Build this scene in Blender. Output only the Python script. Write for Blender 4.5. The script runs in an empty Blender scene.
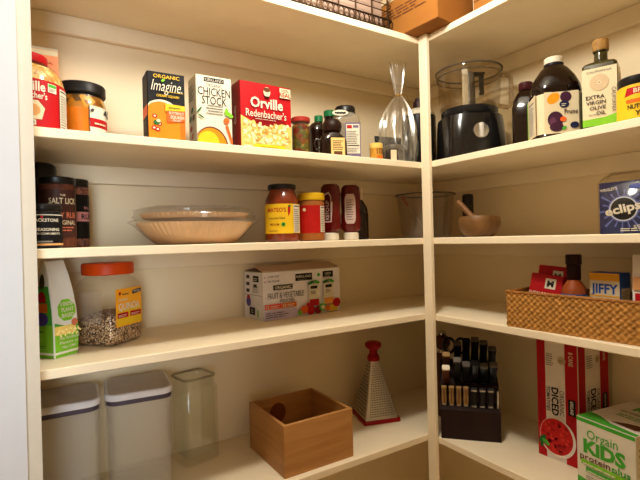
import bpy, bmesh, math, random
from mathutils import Vector, Matrix
random.seed(7)
SC = bpy.context.scene
COL = SC.collection
PI = math.pi
R = math.radians

# ------------------------------------------------------------------ camera
cam_d = bpy.data.cameras.new('camera')
cam = bpy.data.objects.new('camera', cam_d)
COL.objects.link(cam)
SC.camera = cam
YAW, PITCH, ROLL, FOC = 0.5632, -0.0028, -0.0251, 458.384
Fv = Vector((math.sin(YAW)*math.cos(PITCH), math.cos(YAW)*math.cos(PITCH), math.sin(PITCH)))
Rt = Vector((math.cos(YAW), -math.sin(YAW), 0)); Up = Rt.cross(Fv)
rr_ = math.cos(ROLL)*Rt + math.sin(ROLL)*Up
uu_ = -math.sin(ROLL)*Rt + math.cos(ROLL)*Up
cam.matrix_world = Matrix(((rr_.x, uu_.x, -Fv.x, -1.0197), (rr_.y, uu_.y, -Fv.y, -1.009),
                           (rr_.z, uu_.z, -Fv.z, 1.5), (0, 0, 0, 1)))
cam_d.sensor_width = 36
cam_d.lens = FOC/640*36
cam_d.clip_start = 0.02

# ------------------------------------------------------------------ world, light, exposure
w = bpy.data.worlds.new('world'); SC.world = w; w.use_nodes = True
w.node_tree.nodes['Background'].inputs[0].default_value = (1.0, 0.9, 0.8, 1)
w.node_tree.nodes['Background'].inputs[1].default_value = 0.02

def area(name, loc, target, sx, sy, power, color):
    d = bpy.data.lights.new(name, 'AREA'); d.shape = 'RECTANGLE'
    d.size = sx; d.size_y = sy; d.energy = power; d.color = color
    o = bpy.data.objects.new(name, d); COL.objects.link(o); o.location = loc
    o.rotation_euler = (Vector(target)-Vector(loc)).to_track_quat('-Z', 'Y').to_euler()
    return o

def point(name, loc, radius, power, color):
    d = bpy.data.lights.new(name, 'POINT'); d.shadow_soft_size = radius
    d.energy = power; d.color = color
    o = bpy.data.objects.new(name, d); COL.objects.link(o); o.location = loc
    return o

point('ceiling_lamp_light', (-0.54, -0.37, 2.23), 0.06, 24, (1.0, 0.94, 0.82))
dl = area('doorway_daylight', (-1.32, -1.45, 1.6), (-1.06, 0.25, 1.6), 0.4, 1.2, 1.7, (0.80, 0.91, 1.0))
dl.data.spread = R(40)
vs = SC.view_settings
vs.view_transform = 'Standard'; vs.look = 'None'; vs.gamma = 1; vs.use_curve_mapping = False
vs.exposure = 0.0
try:
    SC.cycles.transparent_max_bounces = 24
    SC.cycles.max_bounces = 10
    SC.cycles.diffuse_bounces = 6
except Exception:
    pass

# ------------------------------------------------------------------ materials
def lin(c):
    out = []
    for x in c:
        x /= 255.0
        out.append(x/12.92 if x <= 0.04045 else ((x+0.055)/1.055)**2.4)
    return out + [1]

MATS = {}
def mat(name, rgb, rough=0.5, metal=0.0, var=0.06, scale=30, bump=0.0, spec=0.18, stretch=None):
    """principled material with a little procedural noise in its colour"""
    if name in MATS: return MATS[name]
    m = bpy.data.materials.new(name); m.use_nodes = True
    nt = m.node_tree; b = nt.nodes['Principled BSDF']
    b.inputs['Roughness'].default_value = rough
    b.inputs['Metallic'].default_value = metal
    b.inputs['Specular IOR Level'].default_value = spec
    c = lin(rgb)
    tc = nt.nodes.new('ShaderNodeTexCoord'); mp = nt.nodes.new('ShaderNodeMapping')
    if stretch: mp.inputs['Scale'].default_value = stretch
    nz = nt.nodes.new('ShaderNodeTexNoise'); nz.inputs['Scale'].default_value = scale
    nz.inputs['Detail'].default_value = 4
    nt.links.new(tc.outputs['Object'], mp.inputs[0]); nt.links.new(mp.outputs[0], nz.inputs[0])
    rp = nt.nodes.new('ShaderNodeValToRGB')
    rp.color_ramp.elements[0].position = 0.3; rp.color_ramp.elements[1].position = 0.7
    rp.color_ramp.elements[0].color = [x*(1-var) for x in c[:3]]+[1]
    rp.color_ramp.elements[1].color = [min(1, x*(1+var)) for x in c[:3]]+[1]
    nt.links.new(nz.outputs[0], rp.inputs[0]); nt.links.new(rp.outputs[0], b.inputs['Base Color'])
    if bump:
        bp = nt.nodes.new('ShaderNodeBump'); bp.inputs['Strength'].default_value = bump
        bp.inputs['Distance'].default_value = 0.002
        nt.links.new(nz.outputs[0], bp.inputs['Height']); nt.links.new(bp.outputs[0], b.inputs['Normal'])
    MATS[name] = m
    return m

def speckle(name, cols, scale, rough=0.6, bump=0.6):
    if name in MATS: return MATS[name]
    m = bpy.data.materials.new(name); m.use_nodes = True
    nt = m.node_tree; b = nt.nodes['Principled BSDF']; b.inputs['Roughness'].default_value = rough
    tc = nt.nodes.new('ShaderNodeTexCoord'); v = nt.nodes.new('ShaderNodeTexVoronoi')
    v.inputs['Scale'].default_value = scale
    nt.links.new(tc.outputs['Object'], v.inputs['Vector'])
    sp = nt.nodes.new('ShaderNodeSeparateColor'); nt.links.new(v.outputs['Color'], sp.inputs[0])
    rp = nt.nodes.new('ShaderNodeValToRGB'); rp.color_ramp.interpolation = 'CONSTANT'
    n = len(cols)
    for i, c in enumerate(cols):
        e = rp.color_ramp.elements[i] if i < 2 else rp.color_ramp.elements.new(i/n)
        e.position = i/n; e.color = lin(c)
    nt.links.new(sp.outputs[0], rp.inputs[0]); nt.links.new(rp.outputs[0], b.inputs['Base Color'])
    bp = nt.nodes.new('ShaderNodeBump'); bp.inputs['Strength'].default_value = bump
    bp.inputs['Distance'].default_value = 0.003; bp.invert = True
    nt.links.new(v.outputs['Distance'], bp.inputs['Height']); nt.links.new(bp.outputs[0], b.inputs['Normal'])
    MATS[name] = m
    return m

def clear(name, rgb=(250, 250, 250), refl=0.10, rough=0.05, haze=0.0, hazecol=(230, 225, 215)):
    """thin clear plastic or glass: see-through with a sheen that grows at grazing angles"""
    if name in MATS: return MATS[name]
    m = bpy.data.materials.new(name); m.use_nodes = True
    nt = m.node_tree; nt.nodes.clear()
    out = nt.nodes.new('ShaderNodeOutputMaterial')
    tr = nt.nodes.new('ShaderNodeBsdfTransparent'); tr.inputs[0].default_value = lin(rgb)
    gl = nt.nodes.new('ShaderNodeBsdfGlossy'); gl.inputs['Roughness'].default_value = rough
    lw = nt.nodes.new('ShaderNodeLayerWeight'); lw.inputs[0].default_value = 0.35
    ma = nt.nodes.new('ShaderNodeMath'); ma.operation = 'MULTIPLY_ADD'
    ma.inputs[1].default_value = 0.55; ma.inputs[2].default_value = refl
    nt.links.new(lw.outputs['Facing'], ma.inputs[0])
    pw = nt.nodes.new('ShaderNodeMath'); pw.operation = 'MULTIPLY'; pw.inputs[1].default_value = 0.42
    nt.links.new(ma.outputs[0], pw.inputs[0])
    mx = nt.nodes.new('ShaderNodeMixShader')
    nt.links.new(pw.outputs[0], mx.inputs[0]); nt.links.new(tr.outputs[0], mx.inputs[1]); nt.links.new(gl.outputs[0], mx.inputs[2])
    last = mx
    if haze:
        df = nt.nodes.new('ShaderNodeBsdfDiffuse'); df.inputs[0].default_value = lin(hazecol)
        m2 = nt.nodes.new('ShaderNodeMixShader'); m2.inputs[0].default_value = haze
        nt.links.new(mx.outputs[0], m2.inputs[1]); nt.links.new(df.outputs[0], m2.inputs[2]); last = m2
    nt.links.new(last.outputs[0], out.inputs[0])
    MATS[name] = m
    return m

def woodmat(name, a, b, scale=8, stretch=(1, 1, 12), rough=0.5):
    if name in MATS: return MATS[name]
    m = bpy.data.materials.new(name); m.use_nodes = True
    nt = m.node_tree; p = nt.nodes['Principled BSDF']; p.inputs['Roughness'].default_value = rough; p.inputs['Specular IOR Level'].default_value = 0.25
    tc = nt.nodes.new('ShaderNodeTexCoord'); mp = nt.nodes.new('ShaderNodeMapping'); mp.inputs['Scale'].default_value = stretch
    nz = nt.nodes.new('ShaderNodeTexNoise'); nz.inputs['Scale'].default_value = scale; nz.inputs['Detail'].default_value = 6
    nz.inputs['Distortion'].default_value = 0.6
    rp = nt.nodes.new('ShaderNodeValToRGB'); rp.color_ramp.elements[0].position = 0.3; rp.color_ramp.elements[1].position = 0.72
    rp.color_ramp.elements[0].color = lin(a); rp.color_ramp.elements[1].color = lin(b)
    nt.links.new(tc.outputs['Object'], mp.inputs[0]); nt.links.new(mp.outputs[0], nz.inputs[0])
    nt.links.new(nz.outputs[0], rp.inputs[0]); nt.links.new(rp.outputs[0], p.inputs['Base Color'])
    MATS[name] = m
    return m

PAINT = mat('shelf_paint', (240, 225, 196), 0.42, var=0.025, scale=14)
WALLP = mat('wall_paint', (237, 220, 186), 0.6, var=0.02, scale=9)
TRIMW = mat('trim_white', (204, 205, 208), 0.45, var=0.01)
WHITE = mat('print_white', (216, 207, 186), 0.5, var=0.02)
CREAM = mat('print_cream', (214, 199, 164), 0.5, var=0.03)
BLACK = mat('print_black', (13, 11, 11), 0.55, var=0.05)
BLKPL = mat('black_plastic', (13, 12, 12), 0.35, var=0.05, spec=0.35)
GREYT = mat('print_grey', (120, 116, 110), 0.6)
DGREY = mat('print_dark_grey', (62, 58, 56), 0.6)
RED = mat('print_red', (172, 14, 22), 0.5, var=0.04)
DRED = mat('print_dark_red', (128, 11, 18), 0.4, var=0.04)
ORANGE = mat('print_orange', (212, 104, 18), 0.45, var=0.05)
SOUP = mat('print_soup', (214, 126, 16), 0.45, var=0.06)
YELLOW = mat('print_yellow', (224, 182, 34), 0.45, var=0.04)
GREEN = mat('print_green', (70, 160, 50), 0.5, var=0.05)
LIME = mat('print_lime', (120, 185, 40), 0.5, var=0.06)
DGREEN = mat('print_dark_green', (35, 95, 40), 0.5, var=0.08)
BLUE = mat('print_blue', (30, 80, 170), 0.45)
NAVY = mat('print_navy', (32, 36, 66), 0.45)
BROWN = mat('print_brown', (98, 56, 32), 0.5)
PURPLE = mat('print_purple', (82, 66, 150), 0.5)
CHROME = mat('chrome', (205, 203, 200), 0.2, 1.0, var=0.02)
STEEL = mat('brushed_steel', (190, 188, 184), 0.35, 1.0, var=0.05)
CARD = mat('cardboard', (150, 96, 40), 0.75, var=0.06, scale=16)

# ------------------------------------------------------------------ geometry helpers
class G:
    def __init__(s): s.bm = bmesh.new(); s.mats = []
    def mi(s, m):
        if m not in s.mats: s.mats.append(m)
        return s.mats.index(m)

def box(g, c, s, m, bev=0.0, seg=2):
    r = bmesh.ops.create_cube(g.bm, size=1, matrix=Matrix.LocRotScale(Vector(c), None, Vector(s)))
    i = g.mi(m)
    fs = set(f for v in r['verts'] for f in v.link_faces)
    for f in fs: f.material_index = i
    if bev:
        es = list(set(e for v in r['verts'] for e in v.link_edges))
        q = bmesh.ops.bevel(g.bm, geom=es, offset=bev, segments=seg, affect='EDGES', profile=0.5)
        for f in q['faces']: f.material_index = i
    return g

def circ(r, z, n=32, cx=0, cy=0):
    return [(cx+r*math.cos(2*PI*k/n), cy+r*math.sin(2*PI*k/n), z) for k in range(n)]

def rrect(w, d, r, z, n=5, cx=0, cy=0):
    r = min(r, w/2-1e-5, d/2-1e-5); out = []
    for (sx, sy, a0) in ((1, 1, 0), (-1, 1, PI/2), (-1, -1, PI), (1, -1, 1.5*PI)):
        for k in range(n+1):
            a = a0+PI/2*k/n
            out.append((cx+sx*(w/2-r)+r*math.cos(a), cy+sy*(d/2-r)+r*math.sin(a), z))
    return out

def loft(g, rings, m, cap0=True, cap1=True, smoothmats=None):
    bm = g.bm; i = g.mi(m)
    vr = [[bm.verts.new(p) for p in ring] for ring in rings]
    n = len(rings[0])
    for a in range(len(vr)-1):
        for k in range(n):
            f = bm.faces.new((vr[a][k], vr[a][(k+1) % n], vr[a+1][(k+1) % n], vr[a+1][k])); f.material_index = i
    if cap0: f = bm.faces.new(vr[0][::-1]); f.material_index = i
    if cap1: f = bm.faces.new(vr[-1]); f.material_index = i
    return g

def lathe(g, prof, m, n=32, cx=0, cy=0, cap0=True, cap1=True):
    return loft(g, [circ(max(r, 0.0004), z, n, cx, cy) for r, z in prof], m, cap0, cap1)

def tube(g, pts, r, m, n=8, closed=False, r2=None):
    pts = [Vector(p) for p in pts]; N = len(pts); rings = []
    prev = None
    for i, p in enumerate(pts):
        if closed: t = pts[(i+1) % N]-pts[i-1]
        else: t = pts[min(i+1, N-1)]-pts[max(i-1, 0)]
        t.normalize()
        if prev is None:
            a = Vector((0, 0, 1)) if abs(t.z) < 0.9 else Vector((1, 0, 0))
            u = t.cross(a).normalized()
        else:
            u = (prev-t*prev.dot(t)).normalized()
        prev = u; v = t.cross(u)
        rad = r if r2 is None else r+(r2-r)*i/(N-1)
        rings.append([tuple(p+(u*math.cos(2*PI*k/n)+v*math.sin(2*PI*k/n))*rad) for k in range(n)])
    if closed: loft(g, rings+[rings[0]], m, False, False)
    else: loft(g, rings, m)
    return g

def prism(g, poly, axis_len, m, bev=0):
    """polygon in (y,z) extruded along x, centred"""
    h = axis_len/2
    return loft(g, [[(-h, y, z) for y, z in poly], [(h, y, z) for y, z in poly]], m)

def xform(g, M):
    bmesh.ops.transform(g.bm, matrix=M, verts=g.bm.verts[:])
    return g

def finish(name, g, parent=None, smooth=35, label=None):
    bmesh.ops.remove_doubles(g.bm, verts=g.bm.verts[:], dist=1e-6)
    bmesh.ops.recalc_face_normals(g.bm, faces=g.bm.faces[:])
    me = bpy.data.meshes.new(name); g.bm.to_mesh(me); g.bm.free()
    for m in g.mats: me.materials.append(m)
    for p in me.polygons: p.use_smooth = True
    me.set_sharp_from_angle(angle=R(smooth))
    o = bpy.data.objects.new(name, me); COL.objects.link(o)
    if parent: o.parent = parent
    if label: o['label'] = label
    return o

def thing(name, label, cat, loc=(0, 0, 0), rz=0.0, group=None, rot=None):
    o = bpy.data.objects.new(name, None); COL.objects.link(o)
    o.empty_display_size = 0.03
    o.location = loc; o.rotation_euler = rot if rot else (0, 0, rz)
    o['label'] = label; o['category'] = cat
    if group: o['group'] = group
    return o

def struct(name, g):
    o = finish(name, g); o['kind'] = 'structure'; return o

# ------------------------------------------------------------------ printed sheets (labels, printed faces)
_tc = {}
def text_faces(s, bold=0.0, shear=0.0, spacing=1.0):
    key = (s, bold, shear, spacing)
    if key in _tc: return _tc[key]
    cu = bpy.data.curves.new('t', 'FONT'); cu.body = s; cu.resolution_u = 2
    cu.offset = bold; cu.shear = shear; cu.space_character = spacing
    o = bpy.data.objects.new('t', cu); COL.objects.link(o)
    dg = bpy.context.evaluated_depsgraph_get(); ev = o.evaluated_get(dg); me = ev.to_mesh()
    vs_ = [(v.co.x, v.co.y) for v in me.vertices]; fs = [tuple(p.vertices) for p in me.polygons]
    ev.to_mesh_clear(); bpy.data.objects.remove(o); bpy.data.curves.remove(cu)
    _tc[key] = (vs_, fs)
    return _tc[key]

HOSTS = ('jar', 'bottle', 'tub', 'jug', 'base', 'body')   # a label belongs to the part it is stuck on

class Sheet:
    """flat artwork in (u right, v up); every new shape lies a hair above the last one"""
    EPS = 0.00022
    def __init__(s): s.g = G(); s.L = 1
    def poly(s, pts, m):
        vs_ = [s.g.bm.verts.new((u, v, s.L*s.EPS)) for u, v in pts]
        f = s.g.bm.faces.new(vs_); f.material_index = s.g.mi(m); s.L += 1; return s
    def rect(s, u0, v0, u1, v1, m): return s.poly([(u0, v0), (u1, v0), (u1, v1), (u0, v1)], m)
    def ell(s, u, v, a, b, m, n=20, rot=0):
        pts = []
        for k in range(n):
            x, y = a*math.cos(2*PI*k/n), b*math.sin(2*PI*k/n)
            pts.append((u+x*math.cos(rot)-y*math.sin(rot), v+x*math.sin(rot)+y*math.cos(rot)))
        return s.poly(pts, m)
    def ellclip(s, u, v, a, b, m, umin, umax, vmin, vmax, n=48):
        pts = []
        for k in range(n):
            p = (min(umax, max(umin, u+a*math.cos(2*PI*k/n))), min(vmax, max(vmin, v+b*math.sin(2*PI*k/n))))
            if not pts or (abs(p[0]-pts[-1][0])+abs(p[1]-pts[-1][1]) > 1e-6): pts.append(p)
        if abs(pts[0][0]-pts[-1][0])+abs(pts[0][1]-pts[-1][1]) < 1e-6: pts.pop()
        return s.poly(pts, m)
    def text(s, t, u, v, h, m, w=None, bold=0.01, shear=0.0, rot=0.0, align='c', spacing=1.0):
        vs_, fs = text_faces(t, bold, shear, spacing)
        if not vs_: return s
        k = h/0.70
        x0 = min(p[0] for p in vs_); x1 = max(p[0] for p in vs_)
        kx = w/(x1-x0) if w else k
        ax = (x0+x1)/2 if align == 'c' else (x0 if align == 'l' else x1)
        cr, sr = math.cos(rot), math.sin(rot); i = s.g.mi(m)
        nv = []
        for x, y in vs_:
            x = (x-ax)*kx; y = (y-0.35)*k
            nv.append(s.g.bm.verts.new((u+x*cr-y*sr, v+x*sr+y*cr, s.L*s.EPS)))
        for f in fs:
            try: q = s.g.bm.faces.new([nv[j] for j in f]); q.material_index = i
            except ValueError: pass
        s.L += 1
        return s
    def lines(s, u0, v0, u1, v1, n, m, fill=0.4, seed=0):
        """rows of print too small to read"""
        rn = random.Random(seed); dv = (v1-v0)/n; i = s.g.mi(m)
        for k in range(n):
            y = v0+dv*k; ue = u1-(u1-u0)*rn.uniform(0, 0.3)
            x = u0
            while x < ue-0.001:
                x2 = min(ue, x+(u1-u0)*rn.uniform(0.1, 0.3))
                q = s.g.bm.faces.new([s.g.bm.verts.new((a, b, s.L*s.EPS)) for a, b in ((x, y), (x2, y), (x2, y+dv*fill), (x, y+dv*fill))])
                q.material_index = i
                x = x2+(u1-u0)*0.03
        s.L += 1
        return s
    def build(s, name, parent, fn, ustep=None, vstep=None, label=None):
        bm = s.g.bm
        for st, ax in ((ustep, 0), (vstep, 1)):
            if not st: continue
            lo = min(v.co[ax] for v in bm.verts); hi = max(v.co[ax] for v in bm.verts)
            x = math.ceil(lo/st)*st
            while x < hi:
                if x > lo+1e-6:
                    no = Vector((1, 0, 0)) if ax == 0 else Vector((0, 1, 0))
                    bmesh.ops.bisect_plane(bm, geom=bm.verts[:]+bm.edges[:]+bm.faces[:], plane_co=no*x, plane_no=no, dist=1e-7)
                x += st
        for v in bm.verts: v.co = Vector(fn(v.co.x, v.co.y, v.co.z))
        me = bpy.data.meshes.new(name); bm.to_mesh(me); bm.free()
        for m in s.g.mats: me.materials.append(m)
        host = None
        for ch in parent.children:
            if ch.type == 'MESH' and ch.name.split('.')[0] in HOSTS: host = ch; break
        o = bpy.data.objects.new(name, me); COL.objects.link(o); o.parent = host or parent
        if label: o['label'] = label
        return o

def f_front(D, e=0.0003): return lambda u, v, q: (u, -D/2-e-q, v)
def f_left(W, e=0.0003): return lambda u, v, q: (-W/2-e-q, -u, v)
def f_right(W, e=0.0003): return lambda u, v, q: (W/2+e+q, u, v)
def f_top(H, e=0.0003): return lambda u, v, q: (u, v, H+e+q)
def f_cyl(r, e=0.0004, cx=0, cy=0):
    return lambda u, v, q: (cx+(r+e+q)*math.sin(u/r), cy-(r+e+q)*math.cos(u/r), v)

# ------------------------------------------------------------------ dimensions
zA, zB, zC, zD, zE = 2.102, 1.7241, 1.4942, 1.2652, 0.8976
T, DEP, CH, CT = 0.019, 0.3278, 0.047, 0.0185
LX, SX, RY = -1.0105, -1.32, -1.25
RL = -PI/2            # turn of things on the right-hand run (front faces -x)

# ------------------------------------------------------------------ the room
def slab(name, x0, x1, y0, y1, z0, z1, m):
    return struct(name, box(G(), ((x0+x1)/2, (y0+y1)/2, (z0+z1)/2), (x1-x0, y1-y0, z1-z0), m))
FLOORM = woodmat('floor_boards', (216, 184, 142), (232, 204, 164), 6, (12, 1, 1), 0.4)
CEILM = mat('ceiling_paint', (238, 232, 222), 0.7, var=0.01)
slab('floor', -2.3, DEP+0.1, -2.3, DEP+0.1, -0.05, 0, FLOORM)
slab('ceiling', -2.3, DEP+0.1, -2.3, DEP+0.1, 2.45, 2.55, CEILM)
slab('wall_back', -1.4, DEP+0.1, DEP, DEP+0.1, 0, 2.45, WALLP)
slab('wall_right', DEP, DEP+0.1, -2.3, DEP, 0, 2.45, WALLP)
slab('wall_left', -2.3, -1.0325, -0.06, -0.006, 0, 2.45, TRIMW)
slab('wall_left_end', -1.42, -1.32, -0.006, DEP+.1, 0, 2.45, WALLP)
slab('wall_left_side', -2.4, -2.3, -2.3, 0.04, 0, 2.45, WALLP)
slab('wall_front', -2.3, DEP, -2.4, -2.3, 0, 2.45, WALLP)
# thin wooden jamb at the edge of the left wall; the shelves run on behind it
slab('trim_1', -1.0325, LX, -0.05, -0.006, 0, 2.45, mat('jamb_paint', (206, 197, 180), .45, var=.02))

# ------------------------------------------------------------------ the shelves
SH = [('topmost white L-shaped corner shelf under the wire basket and cardboard boxes', zA),
      ('white L-shaped corner shelf carrying soup cartons, popcorn and the food processor', zB),
      ('white L-shaped corner shelf carrying ketchup, salsa and the wooden bowl', zC),
      ('white L-shaped corner shelf carrying the quinoa jar and the woven basket', zD),
      ('white L-shaped corner shelf carrying wooden box, grater and knife block', zE)]
for lab, z in SH:
    t = thing('corner_shelf', lab, 'shelf', (0, 0, z-T), group='white shelves of the pantry corner')
    finish('shelf_board', box(G(), ((SX+DEP)/2, DEP/2, T/2), (DEP-SX, DEP, T), PAINT, 0.0015, 1), t)
    finish('shelf_board', box(G(), (DEP/2, (RY+0)/2-0.0003, T/2), (DEP, -RY-0.0006, T), PAINT, 0.0015, 1), t)
    ch = 0.08 if z == zD else CH
    if z == zE: ch = CH
    finish('cleat', box(G(), ((SX+DEP)/2, DEP-CT/2, -ch/2), (DEP-SX, CT, ch), PAINT, 0.002, 1), t)
    finish('cleat', box(G(), (DEP-CT/2, (RY+DEP-CT)/2-0.0003, -ch/2), (CT, DEP-CT-RY-0.001, ch), PAINT, 0.002, 1), t)
# lowest shelf board, added out of view: it shades the space beneath the bottom shelf in view
g = G(); box(g, ((SX+DEP)/2, DEP/2, .49), (DEP-SX, DEP, T), PAINT); box(g, (DEP/2, RY/2-.0003, .49), (DEP, -RY-.0006, T), PAINT); struct('unseen_shelf_board', g)
t = thing('support_post', 'white square wooden post at the inner corner of the shelves', 'post', (-0.0068, -0.0162, 0))
finish('post', box(G(), (0, 0, zA/2), (0.0136, 0.0322, zA+0.002), PAINT, 0.0015, 1), t)

# ------------------------------------------------------------------ boxes with printed faces
def carton(name, label, cat, loc, rz, W, D, H, base, group=None, bev=0.0015):
    t = thing(name, label, cat, loc, rz, group)
    finish('carton', box(G(), (0, 0, H/2), (W, D, H), base, bev, 1), t)
    return t

# --- popcorn box
def popcorn_box():
    W, D, H = 0.150, 0.060, 0.186
    t = carton('popcorn_box', 'red popcorn box with white lettering and popped corn picture', 'box',
               (-0.488, 0.112, zB), R(1.5), W, D, H, DRED)
    s = Sheet(); w2 = W/2
    s.rect(-w2+.001, .001, w2-.001, H-.001, RED)
    s.ellclip(0.005, H*0.2, W*0.52, H*0.36, DRED, -w2+.001, w2-.001, 0.001, H)
    pc = [mat('popped_a', (226, 204, 142), .6), mat('popped_b', (220, 184, 100), .6), mat('popped_c', (232, 220, 178), .6), mat('popped_d', (196, 144, 62), .6)]
    rn = random.Random(3)
    s.poly([(-w2+.001, .001), (w2-.001, .001), (w2-.001, H*.43), (w2*.6, H*.46), (w2*.2, H*.40), (-w2*.3, H*.40), (-w2*.6, H*.45), (-w2+.001, H*.52)], pc[1])
    for k in range(150):
        u = rn.uniform(-w2+.008, w2-.008); v = rn.uniform(.028, H*(.41+.07*abs(u/w2)))
        s.L = 5+k % 7
        s.ell(u, v, rn.uniform(.003, .0075), rn.uniform(.003, .006), pc[rn.choice((0, 0, 1, 2, 2, 3))], 9, rn.uniform(0, 3))
    s.L = 14
    s.rect(-.038, .004, .052, .026, YELLOW)
    s.text('BUTTER', .007, .015, .010, ORANGE)
    s.ell(-w2+.018, .012, .016, .010, CREAM)
    s.text('Orville', 0, H*.72, .026, WHITE, w=.095, bold=.025)
    s.text('Redenbacher\'s', -.002, H*.565, .019, WHITE, w=.118, bold=.005)
    s.lines(-.035, H*.485, .045, H*.50, 1, WHITE)
    s.ell(.0, H*.88, .010, .013, CREAM); s.ell(.0, H*.91, .010, .006, BROWN)
    s.rect(-.006, H*.80, .007, H*.82, BLACK)
    s.rect(.038, H*.83, w2-.004, H*.97, CREAM)
    s.text('100%', .054, H*.935, .008, BROWN); s.text('REAL', .054, H*.875, .011, RED, bold=.02)
    s.build('front_print', t, f_front(D))
    s = Sheet(); s.rect(-D/2+.001, .001, D/2-.001, H-.001, DRED); s.text('Orville', 0, H*.55, .012, WHITE, rot=PI/2)
    s.build('side_print', t, f_left(W))
popcorn_box()

def soup_carton():
    W, D, H = 0.086, 0.062, 0.178
    t = carton('soup_carton', 'black and orange squash soup carton beside the chicken stock', 'carton',
               (-0.7385, 0.131, zB), R(-2), W, D, H, BLACK)
    s = Sheet(); w2 = W/2-.0008
    s.rect(-w2, .001, w2, H-.001, BLACK)
    s.ellclip(-.012, .045, .055, .068, WHITE, -w2, w2, .002, H)
    s.ellclip(-.014, .045, .050, .063, SOUP, -w2, w2, .002, H)
    s.ellclip(.045, .02, .025, .05, ORANGE, .030, w2, .002, H)
    for u, v in ((-.028, .073), (-.018, .055), (-.030, .045), (-.022, .042)):
        s.ell(u, v, .006, .005, RED, 10); s.ell(u, v, .003, .0025, CREAM, 8)
    s.ell(-.024, .058, .008, .006, DGREEN, 8); s.ell(-.020, .062, .005, .004, CREAM, 8)
    s.poly([(-.004, .086), (w2, .090), (w2, .102), (-.004, .104)], YELLOW)
    s.poly([(0, .060), (w2, .066), (w2, .090), (0, .088)], mat('print_coral', (238, 96, 40), .45))
    s.text('BUTTERNUT', .022, .083, .0065, WHITE, w=.034); s.text('SQUASH', .023, .0735, .0075, WHITE, w=.032, bold=.02); s.text('CREAMY', .022, .0655, .004, WHITE)
    s.lines(.004, .094, .040, .099, 1, DGREEN)
    s.text('ORGANIC', 0, H*.935, .0085, YELLOW, w=.060)
    s.text('Imagine.', 0, H*.815, .026, WHITE, w=.072, shear=.35, bold=-.004)
    s.ell(-.008, H*.885, .005, .003, LIME, 8, .6)
    s.text('CREAMY SQUASH', .002, H*.68, .0055, YELLOW, w=.052); s.rect(-.006, H*.735, .038, H*.74, YELLOW)
    s.build('front_print', t, f_front(D))
    s = Sheet(); s.rect(-D/2+.001, .001, D/2-.001, H-.001, BLACK); s.rect(-D/2+.001, .075, D/2-.001, .10, mat('print_coral', (238, 96, 40)))
    s.lines(-D/2+.008, .02, D/2-.01, .07, 7, GREYT)
    s.build('side_print', t, f_left(W))
soup_carton()

def stock_carton():
    W, D, H = 0.092, 0.062, 0.189
    t = carton('stock_carton', 'white chicken stock carton with a yellow soup bowl picture', 'carton',
               (-0.6225, 0.131, zB), R(0), W, D, H, WHITE)
    s = Sheet(); w2 = W/2-.0008
    s.rect(-w2, .001, w2, H-.001, WHITE)
    s.rect(-.026, H*.915, .026, H*.975, BLACK); s.text('KIRKLAND', 0, H*.945, .0075, WHITE, w=.046, bold=-.01)
    s.text('ORGANIC', 0, H*.875, .008, DGREY, w=.042, bold=0)
    s.text('CHICKEN', 0, H*.79, .020, BLACK, w=.084, bold=0.004)
    s.text('STOCK', 0, H*.675, .020, BLACK, w=.064, bold=0.004)
    for k in range(4): s.rect(-.018-.004*(k % 2), H*(.60-.035*k), .022, H*(.612-.035*k), GREYT)
    s.ellclip(-.010, .010, .044, .052, BROWN, -w2, w2, .002, H)
    s.ellclip(-.011, .010, .041, .048, SOUP, -w2, w2, .002, H)
    s.ellclip(-.018, .020, .028, .030, YELLOW, -w2, w2, .002, H)
    s.ell(.030, .080, .008, .008, mat('print_carrot', (220, 95, 35)))
    s.poly([(.026, .070), (.034, .068), (w2, .030), (w2, .010)], mat('print_carrot', (220, 95, 35)))
    for u, v, a in ((.034, .098, .4), (.030, .104, 1.4), (.040, .094, -.3)): s.ell(u, v, .008, .005, LIME, 10, a)
    s.ell(-.040, .100, .010, .0025, DGREEN, 8, .9); s.ell(-.036, .085, .010, .0022, DGREEN, 8, -.5)
    s.build('front_print', t, f_front(D))
    s = Sheet(); s.rect(-D/2+.001, .001, D/2-.001, H-.001, CREAM)
    for u, v, m in ((.0, .105, DGREEN), (.01, .085, BROWN), (-.01, .06, RED), (0, .04, ORANGE), (.01, .02, DGREEN), (-.012, .085, DGREEN)): s.ell(u, v, .010, .007, m, 10, .5)
    s.lines(-D/2+.008, .13, D/2-.01, .17, 6, GREYT)
    s.build('side_print', t, f_left(W))
stock_carton()

# --- milk-style carton at the far left
def juice_carton():
    t = thing('gable_carton', 'peach coloured carton with white folded top behind the popcorn jar', 'carton', (-0.9895, 0.268, zB), 0)
    W, D, H = .070, .074, .232
    PE = mat('print_peach', (238, 150, 105), .5)
    finish('carton', box(G(), (0, 0, H/2), (W, D, H), PE, .001, 1), t)
    g = G(); loft(g, [rrect(W, D, .002, H), rrect(W, .012, .002, H+.016), rrect(W, .006, .002, H+.018)], WHITE); finish('folded_top', g, t)
    s = Sheet(); s.rect(-W/2+.001, H-.012, W/2-.001, H-.001, CREAM)
    s.text('JUICE' if False else 'ORIGINAL', .005, H-.030, .006, RED, w=.04); s.text('', 0, 0, .01, RED)
    s.lines(-.02, H-.060, .026, H-.038, 3, RED)
    s.build('front_print', t, f_front(D))
juice_carton()

# ------------------------------------------------------------------ jars and bottles
def nutrition(s, u0, v0, u1, v1, seed=1, bg=WHITE, fg=DGREY):
    s.rect(u0, v0, u1, v1, bg); s.rect(u0+.002, v1-.006, u1-.002, v1-.003, fg)
    s.lines(u0+.002, v0+.003, u1-.002, v1-.009, max(4, int((v1-v0)/.006)), fg, .35, seed)

CLEARP = clear('clear_plastic', (248, 246, 240), .05, .08)
GLASS = clear('clear_glass', (240, 244, 238), .07, .04)

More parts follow.
